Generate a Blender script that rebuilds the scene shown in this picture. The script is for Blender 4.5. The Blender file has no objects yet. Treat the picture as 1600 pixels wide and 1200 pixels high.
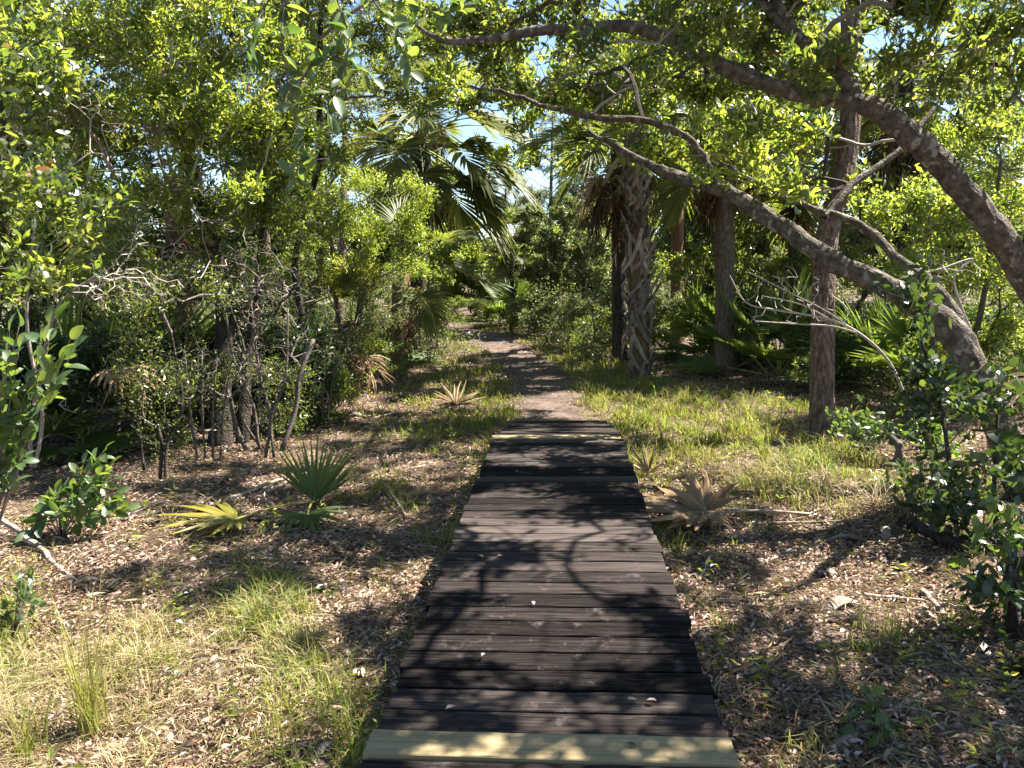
import bpy, math
import numpy as np
from mathutils import Vector, Matrix

# ---------------------------------------------------------------- camera, sky, sun, exposure
SC = bpy.context.scene
C = SC.collection
R = math.radians
CAM = np.array([0.0, 0.0, 2.05])
FPX = 1210.0                      # focal length in pixels of a 1600 px wide picture
YAW, PITCH, ROLL = R(3.85), R(8.46), R(1.0)
SUN_AZ, SUN_EL = R(66), R(56)     # azimuth clockwise from the boardwalk's direction (+Y)

cam_d = bpy.data.cameras.new('camera')
cam_d.sensor_width = 36.0
cam_d.lens = 36.0 * FPX / 1600.0
cam_d.clip_start, cam_d.clip_end = 0.05, 500.0
cam_o = bpy.data.objects.new('camera', cam_d)
C.objects.link(cam_o)
cam_o.location = CAM
cam_o.rotation_euler = (Matrix.Rotation(YAW, 3, 'Z') @ Matrix.Rotation(math.pi / 2 - PITCH, 3, 'X') @ Matrix.Rotation(-ROLL, 3, 'Z')).to_euler()
SC.camera = cam_o

world = bpy.data.worlds.new('World')
SC.world = world
world.use_nodes = True
wn = world.node_tree.nodes
sky = wn.new('ShaderNodeTexSky')
sky.sky_type = 'NISHITA'
sky.sun_disc = False
sky.sun_elevation = SUN_EL
sky.sun_rotation = SUN_AZ
sky.air_density = 1.0
sky.dust_density = 0.15
sky.ozone_density = 2.0
world.node_tree.links.new(sky.outputs[0], wn['Background'].inputs[0])
wn['Background'].inputs[1].default_value = 0.05

SUNV = np.array([math.sin(SUN_AZ) * math.cos(SUN_EL), math.cos(SUN_AZ) * math.cos(SUN_EL), math.sin(SUN_EL)])
sun_d = bpy.data.lights.new('sun', 'SUN')
sun_d.energy = 5.0
sun_d.angle = R(0.53)
sun_d.color = (1.0, 0.94, 0.85)
sun_o = bpy.data.objects.new('sun', sun_d)
C.objects.link(sun_o)
sun_o.rotation_euler = Vector(-SUNV).to_track_quat('-Z', 'Y').to_euler()
sun_o.location = SUNV * 30

SC.view_settings.view_transform = 'Standard'
SC.view_settings.look = 'None'
SC.view_settings.exposure = 2.35
SC.view_settings.gamma = 1.0
SC.view_settings.use_curve_mapping = False
SC.cycles.use_denoising = True
SC.cycles.max_bounces = 5
SC.cycles.diffuse_bounces = 2
SC.cycles.glossy_bounces = 2
SC.cycles.transmission_bounces = 3
SC.cycles.transparent_max_bounces = 4
SC.cycles.sample_clamp_indirect = 4.0

# ---------------------------------------------------------------- geometry of the view (a ruler for laying the place out)
FH = np.array([-math.sin(YAW), math.cos(YAW), 0.0])
RT = np.array([math.cos(YAW), math.sin(YAW), 0.0])
UPZ = np.array([0, 0, 1.0])
FW = math.cos(PITCH) * FH - math.sin(PITCH) * UPZ
UP = math.cos(PITCH) * UPZ + math.sin(PITCH) * FH
RT, UP = RT * math.cos(ROLL) - UP * math.sin(ROLL), UP * math.cos(ROLL) + RT * math.sin(ROLL)

def at(px, py, d):
    return CAM + (FW + (px - 800) / FPX * RT + (600 - py) / FPX * UP) * d

def H(x, y):
    h = (0.045 * np.sin(x * .9 + 1.3) * np.sin(y * .7 + .4) + 0.03 * np.sin(x * 2.1 + y * 1.3)
         + 0.015 * np.sin(x * 4.7 - y * 3.9 + 1) + 0.012 * np.sin(y * 5.3 + x * 2.2))
    side = np.clip((np.abs(x) - .8) / 2.5, 0, 1)
    return h * (.35 + .65 * side) + np.clip((np.abs(x + .05 * y) - 2.2) / 9, 0, 1) * .35 - .02

def G(px, py, lift=0.0):
    r = at(px, py, 1.0) - CAM
    d = (CAM[2]) / -r[2]
    for _ in range(12):
        p = CAM + r * d
        d = (CAM[2] - float(H(p[0], p[1]))) / -r[2]
    p = CAM + r * d
    p[2] += lift
    return p

def depth_of(p):
    return float(np.dot(np.asarray(p) - CAM, FW))

rng = np.random.default_rng(11)

# ---------------------------------------------------------------- mesh helpers
ORIG = {}

class MB:
    def __init__(s):
        s.V, s.T, s.A, s.n = [], [], [], 0
    def add(s, v, t, a=0.5):
        v = np.asarray(v, float).reshape(-1, 3)
        t = np.asarray(t, np.int64).reshape(-1, 3)
        s.V.append(v); s.T.append(t + s.n); s.n += len(v)
        s.A.append(np.broadcast_to(np.asarray(a, float), (len(t),)))
    def mesh(s, name, mat, origin=(0, 0, 0), smooth=False):
        V = np.concatenate(s.V) - np.asarray(origin, float)
        T = np.concatenate(s.T); A = np.concatenate(s.A)
        me = bpy.data.meshes.new(name)
        me.vertices.add(len(V)); me.vertices.foreach_set('co', V.astype(np.float32).ravel())
        me.loops.add(len(T) * 3); me.loops.foreach_set('vertex_index', T.astype(np.int32).ravel())
        me.polygons.add(len(T)); me.polygons.foreach_set('loop_start', np.arange(0, len(T) * 3, 3, dtype=np.int32))
        me.polygons.foreach_set('use_smooth', np.full(len(T), smooth, dtype=bool))
        me.update(calc_edges=True)
        at_ = me.attributes.new('rnd', 'FLOAT', 'FACE')
        at_.data.foreach_set('value', A.astype(np.float32))
        me.materials.append(mat)
        return me
    def build(s, name, mat, parent=None, origin=None, smooth=False):
        if parent is not None:
            origin = ORIG[parent.name]
        if origin is None:
            origin = (0, 0, 0)
        o = bpy.data.objects.new(name, s.mesh(name, mat, origin, smooth))
        C.objects.link(o)
        ORIG[o.name] = np.asarray(origin, float)
        if parent is not None:
            o.parent = parent
        else:
            o.location = origin
        return o

def tag(o, label=None, cat=None, group=None, kind=None):
    if label: o['label'] = label
    if cat: o['category'] = cat
    if group: o['group'] = group
    if kind: o['kind'] = kind
    return o

def thing(name, label, cat, loc, group=None):
    o = bpy.data.objects.new(name, None)
    o.empty_display_size = .1
    C.objects.link(o)
    o.location = loc
    ORIG[o.name] = np.asarray(loc, float)
    return tag(o, label, cat, group)

def inst(name, me, parent, pos, rotz=0.0, scale=1.0, mat3=None):
    """a copy of a part: shares its mesh"""
    o = bpy.data.objects.new(name, me)
    C.objects.link(o)
    o.parent = parent
    p = Vector(np.asarray(pos, float) - ORIG[parent.name])
    if mat3 is not None:
        o.matrix_local = Matrix.Translation(p) @ mat3.to_4x4() @ Matrix.Scale(scale, 4)
    else:
        o.location = p; o.rotation_euler = (0, 0, rotz); o.scale = (scale,) * 3
    return o

def nrm(v):
    v = np.asarray(v, float)
    return v / np.maximum(np.linalg.norm(v, axis=-1, keepdims=True), 1e-9)

def tube(mb, pts, rad, k=6, a=0.5, rough=0.0, cap=True):
    pts = np.asarray(pts, float); n = len(pts)
    if n < 2: return
    rad = np.broadcast_to(np.asarray(rad, float), (n,))
    t = np.gradient(pts, axis=0); t = nrm(t)
    ref = np.zeros(3); ref[np.argmin(np.abs(t.mean(0)))] = 1
    u = nrm(np.cross(t, ref)); w = np.cross(t, u)
    an = np.arange(k) * 2 * math.pi / k
    rr = rad[:, None] * (1 + (rng.normal(0, rough, (n, k)) if rough else 0))
    v = pts[:, None] + rr[..., None] * (u[:, None] * np.cos(an)[None, :, None] + w[:, None] * np.sin(an)[None, :, None])
    i = np.arange(n - 1)[:, None] * k; j = np.arange(k)[None]; j2 = (j + 1) % k
    q = np.stack([i + j, i + j2, i + k + j2, i + k + j], -1).reshape(-1, 4)
    tr = np.concatenate([q[:, [0, 1, 2]], q[:, [0, 2, 3]]])
    vv = v.reshape(-1, 3)
    if cap:
        vv = np.concatenate([vv, pts[[0, -1]]])
        jj = np.arange(k)
        e0 = np.stack([np.full(k, n * k), (jj + 1) % k, jj], -1)
        b = (n - 1) * k
        e1 = np.stack([np.full(k, n * k + 1), b + jj, b + (jj + 1) % k], -1)
        tr = np.concatenate([tr, e0, e1])
    mb.add(vv, tr, a)

def bark_tube(mb, pts, rad, r, k=26, amp=.05, per=7, dens=3):
    """a limb with furrowed, knobbly relief"""
    Q = spline(np.concatenate([pts, np.asarray(rad)[:, None]], 1), len(pts) * dens); P, rd = Q[:, :3], Q[:, 3]; n = len(P)
    def nz(sl, sa):
        a = r.normal(0, 1, (n, k))
        for _ in range(sl): a = (np.roll(a, 1, 0) + a + np.roll(a, -1, 0)) / 3
        for _ in range(sa): a = (np.roll(a, 1, 1) + a + np.roll(a, -1, 1)) / 3
        return a / a.std()
    rel = 1 + amp * (.55 * nz(6, 1) + .35 * nz(2, 0) + .9 * nz(60, 8)) 
    for _ in range(max(1, n // 40)):                               # knots and burls
        a0, b0 = r.integers(0, n), r.uniform(0, k); da = (np.arange(n)[:, None] - a0) / 4; db = np.abs(np.arange(k)[None] - b0); db = np.minimum(db, k - db) / 3
        rel = rel + r.uniform(.1, .3) * np.exp(-da ** 2 - db ** 2)
    t = nrm(np.gradient(P, axis=0)); ref = np.zeros(3); ref[np.argmin(np.abs(t.mean(0)))] = 1
    u = nrm(np.cross(t, ref)); w = np.cross(t, u); an = np.arange(k) * 2 * math.pi / k
    v = P[:, None] + (rd[:, None] * rel)[..., None] * (u[:, None] * np.cos(an)[None, :, None] + w[:, None] * np.sin(an)[None, :, None])
    i = np.arange(n - 1)[:, None] * k; j = np.arange(k)[None]; j2 = (j + 1) % k
    q = np.stack([i + j, i + j2, i + k + j2, i + k + j], -1).reshape(-1, 4)
    mb.add(v.reshape(-1, 3), np.concatenate([q[:, [0, 1, 2]], q[:, [0, 2, 3]]]))

def spline(pts, n):
    """Catmull-Rom through rows of pts (any width), n samples"""
    p = np.asarray(pts, float)
    p = np.concatenate([2 * p[:1] - p[1:2], p, 2 * p[-1:] - p[-2:-1]])
    m = len(p) - 3
    s = np.linspace(0, m - 1e-6, n); i = s.astype(int); f = (s - i)[:, None]
    a, b, c, d = p[i], p[i + 1], p[i + 2], p[i + 3]
    return .5 * (2 * b + (c - a) * f + (2 * a - 5 * b + 4 * c - d) * f ** 2 + (3 * b - a - 3 * c + d) * f ** 3)

def pxpath(rows, n=None):
    """rows of (px, py, depth, radius_px) -> points, radii in metres"""
    P = np.array([at(*r[:3]) for r in rows]); rad = np.array([r[3] * r[2] / FPX for r in rows])
    Q = spline(np.concatenate([P, rad[:, None]], 1), n or len(rows) * 5)
    return Q[:, :3], np.maximum(Q[:, 3], .002)

# ---------------------------------------------------------------- materials
def newmat(name):
    m = bpy.data.materials.new(name); m.use_nodes = True
    nt = m.node_tree
    return m, nt, nt.nodes, nt.links, nt.nodes['Principled BSDF']

def ramp(nodes, stops):
    r = nodes.new('ShaderNodeValToRGB')
    e = r.color_ramp.elements
    while len(e) < len(stops): e.new(.5)
    for el, (p, c) in zip(e, stops):
        el.position = p; el.color = (*c, 1)
    return r

def even(cols):
    return [(i / max(1, len(cols) - 1), c) for i, c in enumerate(cols)]

def leaf_mat(name, cols, tcols, tw=.45, rough=.36, spec=.7, brown=False):
    m, nt, N, L, b = newmat(name)
    a = N.new('ShaderNodeAttribute'); a.attribute_name = 'rnd'
    s1, s2 = even(cols), even(tcols)
    if brown:                                     # a few withered leaves
        s1 = [(0, (.16, .085, .04)), (.045, (.16, .085, .04))] + [(max(.055, p), c) for p, c in s1]
        s2 = [(0, (.26, .12, .04)), (.045, (.26, .12, .04))] + [(max(.055, p), c) for p, c in s2]
    r1 = ramp(N, s1); r2 = ramp(N, s2)
    L.new(a.outputs['Fac'], r1.inputs[0]); L.new(a.outputs['Fac'], r2.inputs[0])
    L.new(r1.outputs[0], b.inputs['Base Color'])
    b.inputs['Roughness'].default_value = rough
    b.inputs['Specular IOR Level'].default_value = spec
    t = N.new('ShaderNodeBsdfTranslucent'); L.new(r2.outputs[0], t.inputs[0])
    mx = N.new('ShaderNodeMixShader'); mx.inputs[0].default_value = tw
    L.new(b.outputs[0], mx.inputs[1]); L.new(t.outputs[0], mx.inputs[2])
    L.new(mx.outputs[0], N['Material Output'].inputs[0])
    return m

def rough_mat(name, stops, scale=(8, 8, 8), detail=6, rough=.9, bump=.4, bscale=40, attr=False, spots=None, spec=.2, dist=.02):
    """noise-coloured matt surface; optional pale spots (lichen)"""
    m, nt, N, L, b = newmat(name)
    tc = N.new('ShaderNodeTexCoord'); mp = N.new('ShaderNodeMapping')
    mp.inputs['Scale'].default_value = scale
    L.new(tc.outputs['Object'], mp.inputs[0])
    n1 = N.new('ShaderNodeTexNoise'); n1.inputs['Scale'].default_value = 1.0; n1.inputs['Detail'].default_value = detail
    n1.inputs['Roughness'].default_value = .65
    L.new(mp.outputs[0], n1.inputs[0])
    fac = n1.outputs['Fac']
    if attr:
        a = N.new('ShaderNodeAttribute'); a.attribute_name = 'rnd'
        ma = N.new('ShaderNodeMath'); ma.operation = 'MULTIPLY_ADD'; ma.inputs[1].default_value = .55
        ad = N.new('ShaderNodeMath'); ad.operation = 'MULTIPLY'; ad.inputs[1].default_value = .45
        L.new(n1.outputs['Fac'], ad.inputs[0]); L.new(a.outputs['Fac'], ma.inputs[0]); L.new(ad.outputs[0], ma.inputs[2])
        fac = ma.outputs[0]
    r = ramp(N, stops); L.new(fac, r.inputs[0])
    col = r.outputs[0]
    if spots:
        n3 = N.new('ShaderNodeTexNoise'); n3.inputs['Scale'].default_value = spots[0]; n3.inputs['Detail'].default_value = 5
        L.new(tc.outputs['Object'], n3.inputs[0])
        rr = ramp(N, [(spots[1], (0, 0, 0)), (spots[1] + .06, (1, 1, 1))]); L.new(n3.outputs['Fac'], rr.inputs[0])
        mx = N.new('ShaderNodeMix'); mx.data_type = 'RGBA'
        L.new(rr.outputs[0], mx.inputs[0]); L.new(col, mx.inputs[6]); mx.inputs[7].default_value = (*spots[2], 1)
        col = mx.outputs[2]
    L.new(col, b.inputs['Base Color'])
    b.inputs['Roughness'].default_value = rough
    b.inputs['Specular IOR Level'].default_value = spec
    if bump:
        n2 = N.new('ShaderNodeTexNoise'); n2.inputs['Scale'].default_value = bscale; n2.inputs['Detail'].default_value = 5
        L.new(mp.outputs[0] if bscale < 5 else tc.outputs['Object'], n2.inputs[0])
        bp = N.new('ShaderNodeBump'); bp.inputs['Strength'].default_value = bump; bp.inputs['Distance'].default_value = dist
        L.new(n2.outputs['Fac'], bp.inputs['Height']); L.new(bp.outputs[0], b.inputs['Normal'])
    return m

M = {}
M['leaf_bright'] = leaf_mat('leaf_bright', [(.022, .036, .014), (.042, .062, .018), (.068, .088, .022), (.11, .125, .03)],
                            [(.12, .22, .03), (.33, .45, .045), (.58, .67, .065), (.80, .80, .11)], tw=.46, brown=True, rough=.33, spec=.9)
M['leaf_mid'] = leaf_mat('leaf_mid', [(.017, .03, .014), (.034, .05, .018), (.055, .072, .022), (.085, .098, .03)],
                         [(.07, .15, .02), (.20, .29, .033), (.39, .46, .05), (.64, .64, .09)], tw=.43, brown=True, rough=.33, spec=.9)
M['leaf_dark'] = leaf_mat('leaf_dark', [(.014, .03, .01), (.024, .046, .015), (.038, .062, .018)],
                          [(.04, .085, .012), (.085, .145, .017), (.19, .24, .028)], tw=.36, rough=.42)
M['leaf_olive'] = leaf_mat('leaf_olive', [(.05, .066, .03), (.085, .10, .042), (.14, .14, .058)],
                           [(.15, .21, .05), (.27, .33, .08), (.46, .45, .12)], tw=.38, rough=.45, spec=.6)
M['leaf_big'] = leaf_mat('leaf_big', [(0.032, 0.065, 0.024), (0.050, 0.090, 0.030), (0.080, 0.124, 0.041)],
                         [(0.080, 0.180, 0.020), (0.150, 0.259, 0.030), (0.320, 0.400, 0.050)], tw=.38, rough=.42)
M['palm'] = leaf_mat('palm', [(.045, .06, .016), (.085, .10, .024), (.15, .148, .036)],
                     [(.13, .18, .022), (.26, .31, .034), (.48, .44, .055)], tw=.4, rough=.5, spec=.3)
M['palmetto'] = leaf_mat('palmetto', [(.048, .08, .02), (.08, .115, .028), (.12, .15, .036)],
                         [(.12, .21, .028), (.23, .33, .04), (.38, .46, .055)], tw=.38, rough=.5, spec=.3)
M['palm_yellow'] = leaf_mat('palm_yellow', [(0.135, 0.144, 0.029), (0.231, 0.212, 0.034), (0.328, 0.269, 0.048)],
                            [(0.250, 0.250, 0.029), (0.442, 0.385, 0.039), (0.577, 0.442, 0.057)], tw=.4, rough=.42)
M['palm_dead'] = leaf_mat('palm_dead', [(.14, .085, .045), (.27, .18, .10), (.42, .31, .20)],
                          [(.16, .09, .04), (.28, .18, .09), (.40, .29, .16)], tw=.25, rough=.7, spec=.2)
M['palm_brown'] = leaf_mat('palm_brown', [(.05, .032, .02), (.10, .06, .035), (.18, .12, .075)],
                           [(.08, .045, .02), (.16, .09, .04), (.2, .13, .06)], tw=.25, rough=.8, spec=.2)
M['grass'] = leaf_mat('grass', [(.30, .23, .11), (.26, .24, .07), (.15, .18, .035), (.08, .125, .022)],
                      [(.38, .32, .11), (.46, .45, .08), (.36, .44, .05), (.20, .33, .03)], tw=.42, rough=.5, spec=.3)
M['dry_grass'] = leaf_mat('dry_grass', [(.20, .14, .08), (.32, .24, .14), (.42, .34, .2), (.26, .26, .10)],
                          [(.20, .14, .07), (.3, .23, .12), (.4, .34, .17), (.34, .36, .1)], tw=.3, rough=.6, spec=.3)
M['litter'] = leaf_mat('litter', [(.055, .03, .02), (.16, .092, .062), (.28, .185, .138), (.40, .295, .232), (.55, .45, .385), (.32, .14, .065)],
                       [(.1, .05, .03), (.18, .1, .06), (.24, .16, .1), (.3, .22, .14), (.34, .26, .18), (.3, .12, .05)], tw=.15, rough=.6, spec=.3)
M['ground'] = rough_mat('ground', [(.28, (.03, .02, .016)), (.45, (.075, .05, .038)), (.58, (.15, .105, .08)), (.75, (.28, .21, .17))],
                        scale=(3, 3, 3), detail=12, bump=.8, bscale=60, dist=.03)
M['path'] = rough_mat('path', [(.3, (.045, .031, .023)), (.5, (.09, .064, .05)), (.7, (.17, .125, .10))],
                      scale=(2.5, 2.5, 2.5), detail=12, bump=.7, bscale=70, dist=.02)
M['oak_bark'] = rough_mat('oak_bark', [(.3, (.035, .029, .023)), (.5, (.10, .082, .064)), (.68, (.2, .17, .135))],
                          scale=(14, 14, 14), detail=8, bump=1, bscale=45, spots=(11, .6, (.27, .255, .22)), dist=.03)
M['grey_bark'] = rough_mat('grey_bark', [(.3, (.05, .04, .033)), (.55, (.12, .10, .085)), (.75, (.24, .21, .18))],
                           scale=(20, 20, 20), detail=5, bump=.5, bscale=50, attr=True)
M['dead_twig'] = rough_mat('dead_twig', [(.2, (.10, .08, .065)), (.5, (.24, .20, .17)), (.8, (.42, .38, .34))],
                           scale=(25, 25, 25), detail=4, bump=.4, bscale=60, attr=True)
M['dark_bark'] = rough_mat('dark_bark', [(.3, (.018, .014, .011)), (.5, (.045, .035, .028)), (.7, (.09, .072, .058))],
                           scale=(16, 16, 5), detail=7, bump=1, bscale=40, dist=.03)
M['pine_bark'] = rough_mat('pine_bark', [(.32, (.03, .02, .016)), (.46, (.11, .075, .055)), (.6, (.20, .145, .11)), (.75, (.30, .235, .19))],
                           scale=(26, 26, 7), detail=8, bump=1, bscale=55, dist=.02)
M['palm_bark'] = rough_mat('palm_bark', [(.3, (.05, .038, .03)), (.5, (.12, .092, .072)), (.7, (.21, .17, .14))],
                           scale=(30, 30, 8), detail=7, bump=.8, bscale=50, dist=.02)
M['fibre'] = rough_mat('fibre', [(.3, (.06, .035, .02)), (.5, (.14, .085, .05)), (.7, (.24, .16, .1))],
                       scale=(60, 60, 6), detail=6, bump=.8, bscale=70)
M['boot'] = rough_mat('boot', [(.25, (.10, .08, .066)), (.5, (.28, .235, .2)), (.75, (.48, .42, .37))],
                      scale=(40, 40, 10), detail=6, bump=.6, bscale=80, attr=False)
M['petiole'] = rough_mat('petiole', [(.3, (.10, .14, .03)), (.7, (.24, .26, .07))], scale=(10, 10, 10), rough=.5, bump=0)
M['petiole_yellow'] = rough_mat('petiole_yellow', [(.3, (.30, .27, .06)), (.7, (.44, .38, .10))], scale=(10, 10, 10), rough=.5, bump=0)
M['petiole_dead'] = rough_mat('petiole_dead', [(.3, (.2, .15, .1)), (.7, (.38, .31, .24))], scale=(12, 12, 12), rough=.8, bump=.2)
M['stick'] = rough_mat('stick', [(.3, (.12, .095, .075)), (.55, (.27, .22, .18)), (.75, (.44, .38, .32))], scale=(9, 9, 9), detail=7, bump=.6, bscale=60)
M['flower'] = rough_mat('flower', [(.3, (.75, .42, .01)), (.7, (.85, .55, .02))], rough=.6, bump=0)

def vary(m, lo, hi):
    """each copy a little darker or paler"""
    nt = m.node_tree; b = nt.nodes['Principled BSDF']; src = b.inputs['Base Color'].links[0].from_socket
    oi = nt.nodes.new('ShaderNodeObjectInfo'); mr = nt.nodes.new('ShaderNodeMapRange'); mr.inputs[3].default_value = lo; mr.inputs[4].default_value = hi
    nt.links.new(oi.outputs['Random'], mr.inputs[0])
    vm = nt.nodes.new('ShaderNodeVectorMath'); vm.operation = 'SCALE'
    nt.links.new(src, vm.inputs[0]); nt.links.new(mr.outputs[0], vm.inputs['Scale']); nt.links.new(vm.outputs[0], b.inputs['Base Color'])
vary(M['boot'], .4, 1.15)

def wood_mat(name, stops, pale, gs, rnd_amt, bump=.5):
    m, nt, N, L, b = newmat(name)
    tc = N.new('ShaderNodeTexCoord'); oi = N.new('ShaderNodeObjectInfo')
    mp = N.new('ShaderNodeMapping'); mp.inputs['Scale'].default_value = (gs[0], gs[1], gs[1])
    L.new(tc.outputs['Object'], mp.inputs[0])
    w = N.new('ShaderNodeMath'); w.operation = 'MULTIPLY'; w.inputs[1].default_value = 50
    L.new(oi.outputs['Random'], w.inputs[0])
    n1 = N.new('ShaderNodeTexNoise'); n1.noise_dimensions = '4D'; n1.inputs['Scale'].default_value = 1
    n1.inputs['Detail'].default_value = 8; n1.inputs['Roughness'].default_value = .7
    L.new(mp.outputs[0], n1.inputs['Vector']); L.new(w.outputs[0], n1.inputs['W'])
    ad = N.new('ShaderNodeMath'); ad.operation = 'MULTIPLY_ADD'; ad.inputs[1].default_value = rnd_amt
    L.new(oi.outputs['Random'], ad.inputs[0])
    sb = N.new('ShaderNodeMath'); sb.operation = 'SUBTRACT'; sb.inputs[1].default_value = rnd_amt / 2
    L.new(n1.outputs['Fac'], sb.inputs[0]); L.new(sb.outputs[0], ad.inputs[2])
    r = ramp(N, stops); L.new(ad.outputs[0], r.inputs[0])
    # worn pale blotches
    n3 = N.new('ShaderNodeTexNoise'); n3.noise_dimensions = '4D'; n3.inputs['Scale'].default_value = 7; n3.inputs['Detail'].default_value = 9
    n3.inputs['Roughness'].default_value = .75
    L.new(tc.outputs['Object'], n3.inputs['Vector']); L.new(w.outputs[0], n3.inputs['W'])
    rr = ramp(N, [(.56, (0, 0, 0)), (.74, (.75, .75, .75))]); L.new(n3.outputs['Fac'], rr.inputs[0])
    mx = N.new('ShaderNodeMix'); mx.data_type = 'RGBA'
    L.new(rr.outputs[0], mx.inputs[0]); L.new(r.outputs[0], mx.inputs[6]); mx.inputs[7].default_value = (*pale, 1)
    L.new(mx.outputs[2], b.inputs['Base Color'])
    b.inputs['Roughness'].default_value = .95; b.inputs['Specular IOR Level'].default_value = .08
    bp = N.new('ShaderNodeBump'); bp.inputs['Strength'].default_value = bump; bp.inputs['Distance'].default_value = .008
    L.new(n1.outputs['Fac'], bp.inputs['Height']); L.new(bp.outputs[0], b.inputs['Normal'])
    return m
M['deck'] = wood_mat('deck', [(.32, (.005, .004, .0037)), (.45, (.019, .015, .0135)), (.57, (.045, .0355, .031)), (.74, (.115, .094, .084))],
                     (.15, .124, .114), (3.0, 120), .28, 1.0)
M['new_wood'] = wood_mat('new_wood', [(.3, (.19, .145, .075)), (.5, (.25, .20, .11)), (.7, (.31, .26, .155))], (.13, .095, .05), (1.4, 60), .12, .5)
M['beam'] = wood_mat('beam', [(.3, (.02, .016, .013)), (.5, (.06, .048, .04)), (.7, (.12, .10, .085))], (.15, .13, .11), (2, 40), .1, .7)

# ---------------------------------------------------------------- ground and path
def grid_mesh(xs, ys, fz):
    X, Y = np.meshgrid(xs, ys)
    V = np.stack([X, Y, fz(X, Y)], -1).reshape(-1, 3)
    nx = len(xs); i = np.arange(len(ys) - 1)[:, None] * nx + np.arange(nx - 1)[None]
    q = np.stack([i, i + 1, i + nx + 1, i + nx], -1).reshape(-1, 4)
    return V, np.concatenate([q[:, [0, 1, 2]], q[:, [0, 2, 3]]])

xs = np.concatenate([np.linspace(-130, -9, 22)[:-1], np.linspace(-9, 9, 150), np.linspace(9, 130, 22)[1:]])
ys = np.concatenate([np.linspace(-60, -1, 12)[:-1], np.linspace(-1, 16, 150), np.linspace(16, 30, 40)[1:], np.linspace(30, 160, 25)[1:]])
mb = MB(); mb.add(*grid_mesh(xs, ys, H))
tag(mb.build('ground', M['ground'], smooth=True), kind='structure')

PATH_PX = [(868, 672), (862, 640), (852, 610), (835, 580), (812, 560), (785, 543), (755, 528), (728, 517), (705, 509), (672, 503), (620, 499)]
PC = spline(np.array([G(*p)[:2] for p in PATH_PX]), 90)
def path_dist(x, y):
    P = np.stack([np.atleast_1d(x), np.atleast_1d(y)], -1)
    out = np.empty(len(P))
    for s in range(0, len(P), 4000):
        out[s:s + 4000] = np.sqrt(((P[s:s + 4000, None] - PC[None]) ** 2).sum(-1)).min(1)
    return out
mb = MB()
tn = nrm(np.gradient(PC, axis=0)); sd = np.stack([tn[:, 1], -tn[:, 0]], -1)
hw = .54 + .08 * np.sin(np.arange(90) * .5) + .06 * np.sin(np.arange(90) * 1.7)
cols_ = np.linspace(-1, 1, 13)
PV = PC[:, None] + sd[:, None] * (hw[:, None] * cols_[None])[..., None]
PZ = H(PV[..., 0], PV[..., 1]) + .03 - .022 * np.abs(cols_)[None] ** 4 - .02 * np.cos(cols_ * 1.4)[None] + .008 * np.sin(PV[..., 1] * 9 + PV[..., 0] * 7)
V = np.concatenate([PV, PZ[..., None]], -1).reshape(-1, 3)
i = np.arange(89)[:, None] * 13 + np.arange(12)[None]
q = np.stack([i, i + 1, i + 14, i + 13], -1).reshape(-1, 4)
mb.add(V, np.concatenate([q[:, [0, 1, 2]], q[:, [0, 2, 3]]]))
tag(mb.build('path', M['path'], smooth=True), kind='structure')

# ---------------------------------------------------------------- boardwalk
DZ, DW, DX, PITCHY = .45, 1.22, -.058, .1475
RAMP_Y, RAMP_L, RAMP_DROP = 7.36, 3.0, .44
bw = thing('boardwalk', 'dark weathered plank boardwalk with three pale yellow new boards, ramping down to the trail', 'boardwalk', (DX, 4.5, 0))

def plank_mesh(name, L, w, t, mat, seed, bev=.0035, wob=.0025):
    r = np.random.default_rng(seed)
    n = 16
    x = np.linspace(-L / 2, L / 2, n)
    prof = np.array([(-w / 2, -t), (-w / 2, -bev), (-w / 2 + bev, 0), (-w / 6, -.0008), (w / 6, -.0008), (w / 2 - bev, 0), (w / 2, -bev), (w / 2, -t)])
    k = len(prof)
    V = np.zeros((n, k, 3)); V[..., 0] = x[:, None]
    V[..., 1] = prof[None, :, 0] ; V[..., 2] = prof[None, :, 1]
    e = np.cumsum(r.normal(0, wob, (n, 2)), 0) * .35; e = (e - e.mean(0)) * .7 + r.normal(0, wob * .4, (n, 2))
    V[:, :3, 1] += e[:, :1]; V[:, 5:, 1] += e[:, 1:]
    zw = np.cumsum(r.normal(0, .0016, n)); zw = (zw - zw.mean()) * .35
    V[:, 1:7, 2] += zw[:, None]
    V[:, 2:6, 2] += r.normal(0, .0009, (n, 4))
    i = np.arange(n - 1)[:, None] * k; j = np.arange(k)[None]; j2 = (j + 1) % k
    q = np.stack([i + j, i + k + j, i + k + j2, i + j2], -1).reshape(-1, 4)
    tr = [q[:, [0, 1, 2]], q[:, [0, 2, 3]]]
    f = np.array([[0, a, a + 1] for a in range(1, k - 1)])
    tr += [f, f[:, ::-1] + (n - 1) * k]
    m_ = MB(); m_.add(V.reshape(-1, 3), np.concatenate(tr))
    return m_.mesh(name, mat)

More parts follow.
